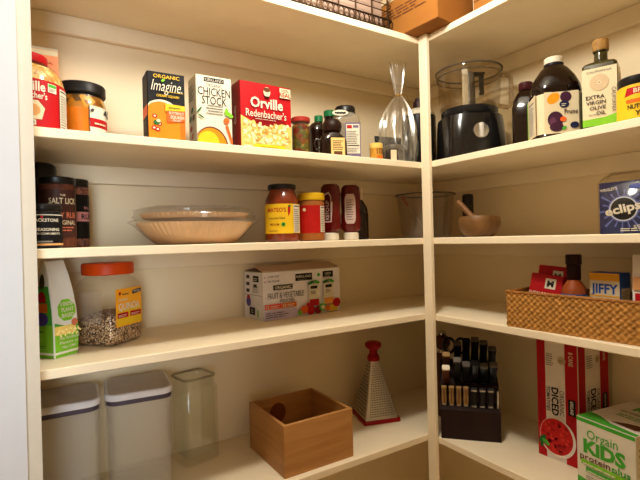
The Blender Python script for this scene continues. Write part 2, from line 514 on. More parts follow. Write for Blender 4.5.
def kernel_jar():
    t = thing('popcorn_kernel_jar', 'clear jar of yellow popcorn kernels with red lid and label', 'jar', (-1.0195, 0.090, zB), R(0))
    r = .0680
    g = G(); lathe(g, [(.060, 0), (r, .008), (r, .104), (.064, .118), (.052, .134), (.042, .142), (.036, .147)], CLEARP, 48, cap1=False); finish('jar', g, t)
    g = G(); lathe(g, [(.058, .002), (r-.0012, .009), (r-.0012, .103), (.0625, .117), (.0505, .132), (.03, .140)], speckle('corn_kernels', [(206, 158, 78), (220, 184, 112), (184, 126, 50), (226, 200, 140), (196, 142, 64)], 150), 48)
    k = finish('kernels', g, t); k['kind'] = 'stuff'
    g = G(); lathe(g, [(.037, .1435), (.038, .145), (.038, .158), (.036, .160)], RED, 40); finish('lid', g, t)
    s = Sheet(); L = .12
    s.rect(-L, .006, L, .098, RED)
    s.text('Orville', .004, .084, .018, WHITE, bold=.025, w=.056)
    s.text('Redenbacher\'s', .000, .066, .012, WHITE, w=.070, bold=.02)
    s.poly([(-.05, .052), (.018, .056), (.030, .042), (.024, .020), (-.05, .016)], CREAM)
    s.ell(.008, .037, .014, .012, mat('print_tan', (205, 150, 92)), 12)
    s.rect(-.020, .008, .014, .018, WHITE); s.text('KERNELS', -.002, .013, .005, BLACK)
    s.rect(.036, .076, .054, .093, WHITE); s.rect(.037, .086, .053, .092, GREEN); s.lines(.038, .078, .052, .085, 3, DGREY)
    nutrition(s, .062, .010, .092, .090, 4)
    s.build('label', t, f_cyl(r), ustep=.004)
kernel_jar()

def curry_jar():
    t = thing('sauce_jar', 'orange sauce jar with black lid and striped red paper label', 'jar', (-0.912, 0.180, zB), R(-12))
    r = .0515
    g = G(); lathe(g, [(.043, 0), (r, .008), (r, .092), (.048, .106), (.045, .112), (.045, .118)], GLASS, 40, cap1=False); finish('jar', g, t)
    g = G(); lathe(g, [(.045, .002), (r-.0015, .009), (r-.0015, .082)], mat('curry_sauce', (226, 122, 22), .35, var=.15, scale=25), 40); finish('sauce', g, t)
    g = G(); lathe(g, [(r-.0015, .0822), (r-.0015, .092), (.0465, .105), (.0435, .112)], speckle('chutney_oil', [(196, 120, 24), (150, 84, 18), (220, 150, 40), (96, 60, 20)], 70, .3, .2), 40); finish('chutney', g, t)
    g = G(); lathe(g, [(.0495, .117), (.051, .119), (.051, .138), (.049, .141)], mat('black_lid', (26, 23, 22), .4), 40); finish('lid', g, t)
    s = Sheet(); s.rect(.020, .004, .078, .088, CREAM)
    s.rect(.022, .006, .076, .086, WHITE); s.rect(.020, .040, .078, .060, RED); s.rect(.020, .004, .0215, .088, DGREY)
    rn = random.Random(2)
    for k in range(12):
        u = rn.choice((rn.uniform(.024, .034), rn.uniform(.060, .074))); v = rn.choice((rn.uniform(.010, .032), rn.uniform(.066, .083)))
        s.ell(u, v, .005, .0035, DGREY, 7, rn.uniform(0, 3))
    s.lines(.030, .046, .068, .055, 1, CREAM)
    s.build('label', t, f_cyl(r), ustep=.004)
curry_jar()

def relish_jar():
    t = thing('pickle_jar', 'slim glass jar of green and red pickles with a red lid', 'jar', (-0.377, 0.095, zB))
    r = .0255
    g = G(); lathe(g, [(.022, 0), (r, .004), (r, .088), (.023, .095), (.023, .100)], GLASS, 32, cap1=False); finish('jar', g, t)
    g = G(); lathe(g, [(.021, .002), (r-.001, .005), (r-.001, .087), (.02, .093)], speckle('pickle_mix', [(92, 84, 26), (120, 60, 20), (74, 70, 24), (140, 110, 40), (110, 30, 16)], 80, .35), 32); finish('pickles', g, t)
    g = G(); lathe(g, [(.0255, .099), (.0265, .100), (.0265, .110), (.025, .112)], mat('brick_lid', (150, 44, 34), .4), 32); finish('lid', g, t)
relish_jar()

DARKG = mat('dark_brown_glass', (24, 9, 5), .12, var=.1, spec=.45)
def green_cap_bottle(x, y, h, rc, lab):
    t = thing('green_capped_bottle', lab, 'bottle', (x, y, zB), group='green capped bottles behind the syrup')
    r = .0205
    g = G(); lathe(g, [(r*.9, 0), (r, .004), (r, h*.62), (r*.85, h*.75), (rc*.9, h-.024), (rc*.9, h-.018)], DARKG, 28); finish('bottle', g, t)
    g = G(); lathe(g, [(rc, h-.019), (rc, h-.002), (rc*.9, h)], mat('green_cap', (24, 110, 62), .4), 28); finish('cap', g, t)
green_cap_bottle(-0.2475, .205, .160, .0135, 'shorter dark bottle with green cap, left behind the syrup jug')
green_cap_bottle(-0.2050, .205, .181, .0195, 'taller dark bottle with wide green cap behind the syrup jug')

def syrup_jug():
    t = thing('syrup_jug', 'dark brown syrup jug with domed cap and small cream label', 'bottle', (-0.290, .068, zB), R(-22))
    g = G(); loft(g, [rrect(.074, .050, .016, 0), rrect(.080, .054, .018, .006), rrect(.080, .054, .02, .048), rrect(.072, .052, .022, .060), rrect(.050, .046, .022, .070)], DARKG)
    loft(g, [rrect(.050, .046, .022, .0701), rrect(.044, .042, .0205, .074)], DARKG)
    finish('jug', g, t)
    g = G(); lathe(g, [(.018, .0742), (.0245, .078), (.028, .089), (.0265, .101), (.020, .110), (.008, .1135)], mat('syrup_cap', (36, 17, 10), .45), 32); finish('cap', g, t)
    s = Sheet(); s.rect(-.010, .004, .030, .056, mat('syrup_label', (205, 170, 100), .5)); s.rect(-.008, .006, .028, .054, mat('syrup_label2', (222, 190, 120), .5))
    s.lines(-.005, .022, .025, .050, 6, BROWN, .5, 3); s.rect(-.002, .008, .022, .018, BROWN)
    s.build('label', t, f_front(.054))
    g = G(); tube(g, [(-.036, 0, .054), (-.046, 0, .056), (-.049, 0, .044), (-.046, 0, .030), (-.038, 0, .028)], .004, DARKG); finish('handle', g, t)
syrup_jug()

def dark_round_bottle():
    t = thing('dark_sauce_bottle', 'round shouldered dark bottle between the pickle jar and syrup jug', 'bottle', (-.2985, .136, zB))
    g = G(); lathe(g, [(.020, 0), (.023, .004), (.023, .05), (.0245, .075), (.0255, .09), (.023, .106), (.014, .116), (.007, .119)], DARKG, 32); finish('bottle', g, t)
dark_round_bottle()

def spice_tub():
    t = thing('seasoning_container', 'clear seasoning container with black lid and purple striped label', 'container', (-.206, .120, zB), R(-26))
    CT_ = clear('hazy_plastic', (235, 230, 220), .08, .15, .25, (200, 190, 170))
    g = G(); loft(g, [rrect(.078, .062, .014, 0), rrect(.082, .064, .016, .004), rrect(.082, .064, .016, .126), rrect(.076, .062, .022, .140), rrect(.060, .058, .028, .150)], CT_); finish('tub', g, t)
    g = G(); loft(g, [rrect(.076, .058, .014, .002), rrect(.079, .061, .015, .006), rrect(.079, .061, .015, .115)], mat('grey_seasoning', (120, 104, 88), .8)); finish('seasoning', g, t)
    g = G(); lathe(g, [(.028, .149), (.031, .152), (.031, .166), (.028, .171)], BLKPL, 36); finish('lid', g, t)
    s = Sheet(); s.rect(-.006, .003, .040, .118, mat('print_mauve', (110, 96, 122)))
    s.rect(-.003, .026, .037, .113, WHITE); s.rect(-.001, .100, .014, .110, RED); s.rect(.017, .102, .034, .110, mat('print_mauve', (110, 96, 122)))
    s.lines(-.001, .055, .035, .095, 8, DGREY, .35, 5); s.rect(-.001, .048, .035, .051, DGREY); s.lines(-.001, .030, .035, .045, 3, GREYT, .35, 6)
    s.build('label', t, f_front(.064))
    s = Sheet(); s.ell(0, 0, .024, .0085, WHITE, 28)
    for k in (-3, -2, -1, 0, 1, 2, 3): s.ell(k*.0045, -.001+.0008*(k % 2), .003, .003, BLACK, 8)
    s.build('oval_badge', t, lambda u, v, q: (u-.020, -.0345-q, v+.146))
    g = G(); loft(g, [[(-.020+.0235*math.cos(2*PI*k/28), -.034+o, .146+.0082*math.sin(2*PI*k/28)) for k in range(28)] for o in (.004, 0)], WHITE); finish('badge_backing', g, t)
spice_tub()

# --- cellophane bag
def gift_bag():
    t = thing('cellophane_bag', 'clear cellophane gift bag tied with a gold twist', 'bag', (-.004, .112, zB))
    CEL = clear('cellophane', (253, 252, 248), .34, .22, .05, (240, 232, 215))
    rn = random.Random(5); rings = []
    prof = [(.056, .060, 0.0), (.060, .058, .03), (.064, .056, .07), (.064, .05, .12), (.058, .044, .16), (.046, .036, .19), (.030, .025, .215), (.014, .013, .236), (.008, .008, .246), (.014, .012, .258), (.020, .018, .29), (.026, .022, .32), (.032, .018, .346)]
    n = 72
    pl = [rn.uniform(-.12, .12) for _ in range(n)]
    prof = [(.052, .056, 0.0), (.058, .056, .02), (.062, .056, .045), (.064, .055, .07), (.064, .052, .095), (.063, .05, .12), (.059, .046, .145), (.053, .042, .165), (.044, .036, .185), (.032, .027, .205), (.019, .018, .222), (.009, .009, .234), (.012, .011, .246), (.017, .015, .268), (.022, .018, .295), (.026, .020, .32), (.031, .017, .345)]
    for j, (a, b, z) in enumerate(prof):
        ring = []
        for k in range(n):
            th = 2*PI*k/n; f = 1+(pl[k]*min(1, j/5)+.03*math.sin(k*.9+j*.7)+rn.uniform(-.035, .035))*(1 if j > 0 else .2)
            off = .008*(z/.246) if z < .246 else .008
            ring.append((a*f*math.cos(th)+off, b*f*math.sin(th), z+.0008+(rn.uniform(-.006, .004) if j == len(prof)-1 else 0)))
        rings.append(ring)
    g = G(); loft(g, rings, CEL, True, False); finish('bag', g, t, 25)
    g = G(); tube(g, [(.008+.0095*math.cos(a*PI/8), .0095*math.sin(a*PI/8), .2355+.001*math.sin(a)) for a in range(16)], .002, mat('gold_twist', (206, 160, 50), .3, .8), closed=True)
    tube(g, [(.010, -.0095, .2355), (.028, -.014, .236), (.040, -.012, .228)], .0012, mat('gold_twist', (206, 160, 50)))
    finish('twist_tie', g, t)
gift_bag()
def little_jars():
    t = thing('small_herb_jar', 'small straw coloured jar in front of the cellophane bag', 'jar', (-.128, .072, zB))
    g = G(); lathe(g, [(.018, 0), (.0195, .003), (.0195, .048), (.019, .051)], mat('herb_mix', (196, 140, 50), .6, var=.3, scale=60), 24); finish('jar', g, t)
    g = G(); lathe(g, [(.0205, .044), (.0205, .057), (.019, .059)], mat('straw_lid', (224, 190, 100), .5), 24); finish('lid', g, t)
    s = Sheet(); s.rect(-.012, .006, .016, .02, ORANGE); [s.rect(-.012+k*.006, .026, -.009+k*.006, .042, BROWN) for k in range(5)]; s.build('label', t, f_cyl(.0195), ustep=.003)
    t = thing('small_dark_jar', 'short dark jar with a grey lid inside the cellophane bag', 'jar', (-.034, .100, zB+.002))
    g = G(); lathe(g, [(.027, 0), (.030, .003), (.030, .046), (.028, .05)], mat('dark_jar', (52, 44, 38), .25), 28); finish('jar', g, t)
    g = G(); lathe(g, [(.031, .050), (.0315, .052), (.0315, .062), (.030, .064)], mat('grey_lid', (128, 122, 112), .35, .6), 28); finish('lid', g, t)
    s = Sheet(); s.rect(-.030, .006, -.012, .046, CREAM); s.lines(-.008, .012, .02, .04, 5, GREYT); s.build('label', t, f_cyl(.030), ustep=.004)
    t = thing('black_pouch', 'black glossy pouch standing at the back of the cellophane bag', 'pouch', (-.012, .150, zB), R(-6))
    g = G(); rings = []
    for z, wv, d in ((.001, .08, .03), (.02, .088, .034), (.06, .092, .03), (.085, .098, .022), (.098, .104, .012), (.106, .106, .004)): rings.append(rrect(wv, d, .01, z))
    loft(g, rings, mat('black_foil', (26, 24, 22), .25, var=.2, scale=40, bump=.5)); finish('pouch', g, t)
little_jars()

def black_canister():
    t = thing('black_canister', 'tall black canister with white shoulders behind the corner post', 'bottle', (.128, .148, zB), R(10))
    r = .0585
    g = G(); lathe(g, [(r-.002, 0), (r, .003), (r, .016), (r-.002, .0175)], WHITE, 40); finish('base_ring', g, t)
    g = G(); lathe(g, [(r-.002, .0176), (r-.001, .020), (r-.001, .185), (r-.004, .188)], mat('black_satin', (24, 25, 26), .3), 40); finish('body', g, t)
    g = G(); lathe(g, [(r-.003, .1885), (r-.004, .195), (.050, .204), (.034, .213)], WHITE, 40); finish('shoulder', g, t)
    g = G(); lathe(g, [(.018, .2131), (.018, .240), (.012, .244), (.012, .252)], mat('dark_nozzle', (48, 24, 28), .4), 28); finish('nozzle', g, t)
    g = G(); loft(g, [rrect(.006, .010, .002, 0), rrect(.004, .006, .001, .03)], WHITE); xform(g, Matrix.Translation((.012, -.014, .232)) @ Matrix.Rotation(R(60), 4, 'Y')); finish('nozzle_tip', g, t)
    s = Sheet()
    for k, c in enumerate('SPRAY'[:0] or 'AERO'): pass
    for k in range(5): s.rect(.040, .05+k*.022, .046, .062+k*.022, WHITE)
    s.build('label_print', t, f_cyl(r-.001), ustep=.003)
black_canister()

# --- food processor
def food_processor():
    t = thing('food_processor', 'black food processor with clear bowl and silver dial', 'appliance', (.150, -.050, zB), R(-31))
    BP = mat('black_gloss', (16, 15, 15), .18, spec=.6)
    g = G()
    loft(g, [rrect(0.191, 0.180, .05, .003), rrect(00.183, .193, .05, .012), rrect(0.186, 0.175, .06, .110), rrect(.186, .172, .07, .135), rrect(.17, .16, .07, .142)], BP)
    for sx in (-1, 1):
        for sy in (-1, 1): lathe(g, [(.010, 0), (.010, .006)], BP, 12, sx*.068, sy*.065)
    finish('base', g, t)
    g = G(); lathe(g, [(.083, .1422), (.085, .146), (.085, .160), (.080, .164)], mat('smoke_collar', (30, 28, 28), .2), 40); finish('collar', g, t)
    BOWL = clear('bowl_plastic', (244, 240, 232), .05, .06)
    g = G(); lathe(g, [(.080, .1645), (.090, .170), (.096, .276), (.099, .2775), (.099, .283), (.093, .283), (.087, .172), (.078, .166)], BOWL, 48, cap1=False); finish('bowl', g, t)
    g = G(); tube(g, [(.0985*math.cos(a*PI/24), .0985*math.sin(a*PI/24), .283) for a in range(48)], .003, mat('smoke_rim', (84, 72, 58), .2), closed=True)
    tube(g, [(.0965*math.cos(a*PI/24), .0965*math.sin(a*PI/24), .266) for a in range(48)], .0018, mat('smoke_rim', (84, 72, 58)), closed=True); finish('bowl_rim', g, t)
    g = G(); lathe(g, [(.022, .166), (.020, .17), (.018, .278), (.012, .284)], mat('steel_shaft', (150, 156, 168), .2, .9), 28); finish('spindle', g, t)
    g = G(); box(g, (.044, .01, .246), (.014, .014, .060), BLKPL, .003); box(g, (.024, .005, .279), (.052, .03, .008), BLKPL, .003); finish('blade_hub', g, t)
    g = G(); box(g, (-.022, -.03, .225), (.018, .006, .12), mat('chute_white', (214, 206, 190), .3), .002); finish('feed_tube', g, t)
    # handle on the right
    g = G(); hp = [(.096, 0, .272), (.122, 0, .275), (.133, 0, .265), (.135, 0, .22), (.132, 0, .182), (.122, 0, .173), (.093, 0, .178)]
    HM = clear('handle_plastic', (225, 214, 196), .12, .1, .18, (190, 170, 140))
    tube(g, hp, .007, HM, 10); finish('handle', g, t)
    g = G(); loft(g, [[(.0225*math.cos(2*PI*k/32), -.088+o, .082+.0225*math.sin(2*PI*k/32)) for k in range(32)] for o in (.004, -.008)], CHROME); box(g, (0, -.100, .082), (.010, .010, .042), mat('silver_plastic', (205, 202, 194), .3, .3), .003); finish('dial', g, t)
    s = Sheet(); s.text('Hamilton Beach', -.024, .030, .006, mat('silver_print', (190, 186, 178), .4), w=.042); s.build('brand_print', t, lambda u, v, q: (u, -.0925-q, v))
    g = G(); box(g, (.098, .045, .095), (.022, .06, .11), BP, .008); finish('side_arm', g, t)
food_processor()

def slim_bottle():
    t = thing('dark_square_bottle', 'slim near-black bottle between food processor and prune juice', 'bottle', (.165, -.234, zB), RL+R(25))
    g = G(); loft(g, [rrect(.064, .064, .012, 0), rrect(.068, .068, .014, .004), rrect(.068, .068, .014, .125), rrect(.062, .062, .02, .150), rrect(.044, .044, .0215, .170), rrect(.030, .030, .0149, .176)], DARKG); finish('bottle', g, t)
    g = G(); lathe(g, [(.018, .1765), (.019, .178), (.019, .196), (.017, .198)], mat('maroon_cap', (60, 20, 24), .4), 24); finish('cap', g, t)
slim_bottle()

def prune_juice():
    t = thing('prune_juice_bottle', 'large dark prune juice bottle with white cap and fruit label', 'bottle', (.118, -.3435, zB), RL+R(46))
    PJ = mat('prune_juice', (20, 8, 4), .12, var=.12, spec=.42)
    g = G()
    loft(g, [rrect(.104, .104, .03, 0), rrect(.112, .112, .034, .005), rrect(.112, .112, .034, .016), rrect(.109, .109, .034, .02), rrect(.109, .109, .034, .118), rrect(.113, .113, .036, .123), rrect(.110, .110, .04, .144), rrect(.094, .094, .042, .168), rrect(.064, .064, .031, .190), rrect(.040, .040, .0199, .200), rrect(.038, .038, .0189, .2035)], PJ)
    finish('bottle', g, t)
    g = G(); lathe(g, [(.0205, .204), (.0225, .205), (.0225, .2185), (.020, .2205)], WHITE, 32); finish('cap', g, t)
    g = G(); lathe(g, [(.0205, .1985), (.023, .199), (.023, .2037)], mat('cap_ring', (24, 24, 34), .4), 32); finish('cap_ring', g, t)
    W = .109
    s = Sheet(); h0, h1 = .018, .120; u2 = .039
    s.rect(-u2, h0, u2, h1, CREAM)
    s.ell(-.018, .104, .016, .012, mat('print_fruit', (232, 150, 30)), 16, .7); s.ell(.010, .106, .013, .013, mat('print_prune', (62, 30, 52)), 16)
    s.ell(-.014, .052, .018, .020, mat('print_prune', (62, 30, 52)), 18); s.ell(-.020, .046, .008, .012, mat('print_prune2', (92, 52, 78)), 12); s.ell(-.012, .034, .016, .012, mat('print_prune', (62, 30, 52)), 12)
    s.ell(.006, .088, .011, .009, NAVY, 16); s.lines(.0, .084, .012, .092, 2, WHITE)
    s.text('Prune', .021, .070, .012, mat('print_prune', (62, 30, 52)), w=.030); s.ell(.003, .052, .007, .006, mat('print_coral', (238, 96, 40)), 12)
    s.ell(.028, .036, .010, .008, NAVY, 12); s.ell(.005, .030, .006, .004, GREEN, 10, .5)
    s.build('label', t, f_front(W))
    s = Sheet(); s.rect(-u2, h0, u2, h1, CREAM); nutrition(s, -u2+.012, h0+.006, u2-.014, h1-.010, 8); s.rect(-u2, h0, -u2+.006, h1, LIME); s.build('label', t, f_left(W))
    s = Sheet(); s.rect(-u2, h0, u2, h1, GREEN); s.build('label', t, f_right(W))
    g = G(); loft(g, [rrect(W+.0006, W+.0006, .0345, h0), rrect(W+.0006, W+.0006, .0345, h1)], CREAM, False, False); finish('label_band', g, t)
prune_juice()

def olive_oil():
    t = thing('olive_oil_bottle', 'square dark green olive oil bottle with cream label', 'bottle', (.117, -.458, zB), RL+R(19))
    OG = mat('olive_glass', (52, 46, 14), .1, var=.1, spec=.6)
    g = G(); loft(g, [rrect(.066, .066, .006, 0), rrect(.070, .070, .008, .003), rrect(.070, .070, .008, .158), rrect(.064, .064, .012, .164), rrect(.040, .040, .016, .170), rrect(.028, .028, .0139, .175), rrect(.027, .027, .0134, .192), rrect(.032, .032, .0159, .1945), rrect(.032, .032, .0159, .197)], OG); finish('bottle', g, t)
    g = G(); lathe(g, [(.0165, .1972), (.017, .199), (.017, .220), (.0155, .223)], mat('cork_cap', (150, 112, 60), .6, var=.2, scale=80), 28); finish('cap', g, t)
    W = .0704
    for fn, side in ((f_front(W), 0), (f_right(W), 1)):
        s = Sheet(); u2 = .0345
        s.rect(-u2, .004, u2, .150, CREAM); s.rect(-u2, .004, u2, .018, NAVY); s.poly([(-u2, .018), (u2, .018), (u2, .042), (.01, .036), (-u2, .034)], LIME)
        if side == 0:
            s.text('CALIFORNIA', 0, .142, .005, GREYT, w=.05); s.ell(0, .116, .019, .019, mat('print_beige', (196, 172, 138)), 28); s.ell(0, .116, .004, .004, CREAM, 12); s.ell(0, .116, .0015, .0015, BROWN, 8)
            for k, tx in enumerate(('EXTRA', 'VIRGIN', 'OLIVE', 'OIL')): s.text(tx, .012 if k != 0 else .010, .084-k*.0125, .0085, DGREY, align='r', bold=.015, w=None)
            s.text('CALIFORNIA', .028, .072, .008, DGREY, w=.055, rot=-PI/2, bold=0)
            s.lines(-.022, .043, .010, .047, 1, GREYT); s.lines(-.024, .008, .024, .014, 1, WHITE)
        else:
            s.lines(-.02, .120, .02, .140, 3, GREYT); s.lines(-.02, .060, .02, .105, 7, GREYT, .35, 3); s.lines(-.02, .008, .02, .014, 1, WHITE)
        s.build('label', t, fn)
olive_oil()

def yeast_jar():
    t = thing('yeast_jar', 'yellow labelled nutritional yeast jar with black lid', 'jar', (.088, -.551, zB), RL+R(35))
    r = .0435
    g = G(); lathe(g, [(.038, 0), (r, .005), (r, .076), (.040, .082)], mat('yeast_flakes', (206, 160, 60), .6, var=.2, scale=60), 40); finish('jar', g, t)
    g = G(); lathe(g, [(.0415, .0822), (.0425, .084), (.0425, .098), (.0405, .100)], BLKPL, 40); finish('lid', g, t)
    s = Sheet(); L = .09; s.rect(-L, .004, L, .078, YELLOW)
    s.poly([(-.040, .056), (-.020, .060), (.02, .060), (.04, .056), (.034, .074), (-.034, .074)], RED); s.text('BRAGG', 0, .067, .009, CREAM, w=.044, bold=.02)
    s.rect(-.036, .042, .036, .050, ORANGE); s.ell(0, .051, .010, .007, CREAM, 12); s.lines(-.008, .047, .008, .054, 2, RED)
    s.text('NUTRITIONAL', 0, .034, .009, BLACK, w=.066, bold=.025); s.text('YEAST', 0, .020, .010, BLACK, w=.040, bold=.025); s.rect(-L, .004, L, .009, ORANGE)
    s.build('label', t, f_cyl(r), ustep=.004)
yeast_jar()

# ------------------------------------------------------------------ shelf C, left
def rub_jars():
    t = thing('griddle_seasoning_jar', 'black griddle seasoning jar in front at the left end', 'jar', (-.9985, .055, zC), R(2))
    r = .0340
    g = G(); lathe(g, [(.030, 0), (r, .003), (r, .068), (.033, .072)], mat('charcoal_jar', (26, 24, 24), .3), 36); finish('jar', g, t)
    g = G(); lathe(g, [(.0335, .0725), (.0345, .074), (.0345, .084), (.032, .087)], BLKPL, 36); finish('lid', g, t)
    s = Sheet(); s.rect(-.05, .006, .05, .066, BLACK); s.rect(-.05, .0645, .05, .066, WHITE); s.rect(-.05, .006, .05, .010, mat('print_tan', (205, 150, 92)))
    s.text('BLACKSTONE', .002, .055, .006, WHITE, w=.050, bold=.02); s.ell(-.003, .061, .002, .003, RED, 8); s.text('ALL SEASONING', .000, .037, .0055, WHITE, w=.056, bold=.02); s.text('WITH COMPLIMENTS', .004, .029, .004, WHITE, w=.05); s.rect(-.014, .012, .014, .015, GREYT)
    s.build('label', t, f_cyl(r), ustep=.003)
    t = thing('tall_black_jar', 'taller black lidded jar behind the seasonings, in the shelf corner', 'jar', (-1.000, .235, zC), 0)
    g = G(); lathe(g, [(.034, 0), (.036, .004), (.036, .150), (.033, .156)], mat('charcoal_jar', (26, 24, 24)), 36); finish('jar', g, t)
    g = G(); lathe(g, [(.035, .1565), (.0365, .158), (.0365, .180), (.035, .190), (.029, .195)], BLKPL, 36); finish('lid', g, t)
    t = thing('barbecue_rub_jar', 'brown dry rub jar with cream arched lettering and black lid', 'jar', (-.9685, .138, zC), R(4))
    RB = mat('dry_rub', (96, 52, 34), .6, var=.25, scale=120)
    r = .0355
    g = G(); lathe(g, [(.031, 0), (r, .003), (r, .132), (.034, .136)], RB, 36); finish('jar', g, t)
    g = G(); lathe(g, [(.035, .1365), (.036, .138), (.036, .150), (.034, .152)], BLKPL, 36); finish('lid', g, t)
    s = Sheet(); s.rect(-.052, .022, .052, .124, mat('print_rub', (66, 36, 30)))
    s.text('THE', .006, .112, .004, CREAM); s.text('SALT LICK', .008, .100, .012, CREAM, w=.056, bold=.02); s.text('DRY RUB', .010, .070, .012, mat('print_rust', (200, 110, 80)), w=.050, bold=.02); s.text('ORIGINAL', .010, .054, .009, CREAM, w=.048); s.lines(-.01, .036, .034, .048, 2, mat('print_rust', (200, 110, 80)))
    s.build('label', t, f_cyl(r), ustep=.003)
    t = thing('slim_rub_jar', 'slim pink speckled rub jar with black label beside the brown rub', 'jar', (-.929, .212, zC), R(8))
    r = .029
    g = G(); lathe(g, [(.026, 0), (r, .003), (r, .136), (.027, .140)], speckle('pink_rub', [(120, 70, 54), (150, 96, 80), (90, 50, 40)], 220), 32); finish('jar', g, t)
    g = G(); lathe(g, [(.0285, .1405), (.0295, .142), (.0295, .157), (.027, .159)], BLKPL, 32); finish('lid', g, t)
    s = Sheet(); s.rect(-.02, .020, .040, .122, BLACK); s.rect(-.02, .060, .040, .082, mat('print_pink', (196, 130, 130))); s.text('RUB', .022, .071, .012, BLACK, bold=.03); s.text('bbq', .020, .092, .007, mat('print_pink', (196, 130, 130)))
    s.build('label', t, f_cyl(r), ustep=.003)
rub_jars()

def filter_pack():
    """stack of fluted paper coffee filters in a clear plastic wrap"""
    t = thing('coffee_filter_pack', 'clear wrapped stack of tan fluted paper coffee filters', 'coffee filters', (-.656, .165, zC), R(6))
    PAP = mat('filter_paper', (210, 170, 126), .7, var=.06, scale=30)
    def flute(z0, z1, r0, r1, n=120, amp=.0024):
        g = G(); rings = []
        for j in range(7):
            f = j/6; r = r0+(r1-r0)*f**.8; z = z0+(z1-z0)*f
            rings.append([((r+amp*f*(1 if k % 2 else -1))*math.cos(2*PI*k/n), (r+amp*f*(1 if k % 2 else -1))*math.sin(2*PI*k/n)*.88, z) for k in range(n)])
        for j in range(6, -1, -1):
            f = j/6; r = (r0+(r1-r0)*f**.8)-.003; z = z0+(z1-z0)*f+(.0015 if j < 6 else 0)
            rings.append([((r+amp*f*(1 if k % 2 else -1))*math.cos(2*PI*k/n), (r+amp*f*(1 if k % 2 else -1))*math.sin(2*PI*k/n)*.88, z) for k in range(n)])
        loft(g, rings, PAP); return g
    finish('filter_stack', flute(.002, .054, .098, .146), t, 20)
    finish('filter_stack', flute(.064, .077, .128, .136), t, 20)
    W = clear('wrap_film', (253, 252, 250), .12, .10, .03)
    g = G(); n = 48; rings = []; rn = random.Random(9)
    for r, z in ((.098, .0006), (.125, .02), (.150, .046), (.168, .058), (.150, .062), (.158, .070), (.150, .074), (.152, .086), (.12, .093), (.05, .094)):
        rings.append([((r*(1+rn.uniform(-.012, .012)))*math.cos(2*PI*k/n), r*.88*math.sin(2*PI*k/n)*(1+rn.uniform(-.012, .012)), max(.0005, z+rn.uniform(-.0015, .0015))) for k in range(n)])
    loft(g, rings, W); finish('plastic_wrap', g, t, 80)
filter_pack()

def salsa_jar():
    t = thing('salsa_jar', 'brown red salsa jar with yellow label and black lid', 'jar', (-.4395, .098, zC), R(-40))
    r = .0465
    g = G(); lathe(g, [(.041, 0), (r-.001, .004), (r, .010), (r, .098), (.045, .112), (.038, .128), (.034, .136), (.034, .142)], mat('salsa', (118, 44, 16), .12, var=.25, scale=40, spec=.6), 40); finish('jar', g, t)
    g = G(); lathe(g, [(.037, .1405), (.0385, .142), (.0385, .152), (.036, .154)], BLKPL, 40); finish('lid', g, t)
    s = Sheet(); L = .10; s.rect(-L, .022, L, .100, YELLOW)
    s.text('MATEO\'S', -.006, .084, .011, RED, w=.052, bold=.02); s.poly([(.026, .066), (.031, .078), (.032, .092), (.025, .094), (.024, .080)], RED); s.ell(.029, .094, .004, .003, DGREEN, 8)
    s.text('Gourmet Salsa', -.006, .063, .006, BROWN, w=.046); s.text('MEDIUM', -.012, .046, .0055, DRED, w=.026); s.ell(.012, .046, .006, .006, LIME, 12); s.ell(.012, .046, .004, .004, DGREEN, 10); s.lines(-.028, .028, .006, .033, 1, BROWN)
    nutrition(s, .040, .024, .064, .098, 12)
    s.build('label', t, f_cyl(r), ustep=.004)
salsa_jar()

def peanut_butter():
    t = thing('peanut_butter_jar', 'peanut butter jar with yellow lid and red label', 'jar', (-.352, .090, zC), R(-22))
    r = .0365
    g = G(); lathe(g, [(.031, 0), (r, .004), (r, .104), (.034, .112)], mat('peanut_butter', (150, 88, 40), .3, var=.08), 36); finish('jar', g, t)
    g = G(); lathe(g, [(.0365, .1125), (.0375, .114), (.0375, .130), (.0355, .1325)], YELLOW, 36); finish('lid', g, t)
    s = Sheet(); L = .08; s.rect(-L, .022, L, .098, mat('print_tomato', (168, 22, 18))); s.ell(-.026, .086, .005, .0045, CREAM, 12); nutrition(s, .020, .024, .040, .096, 14); s.build('label', t, f_cyl(r), ustep=.004)
peanut_butter()

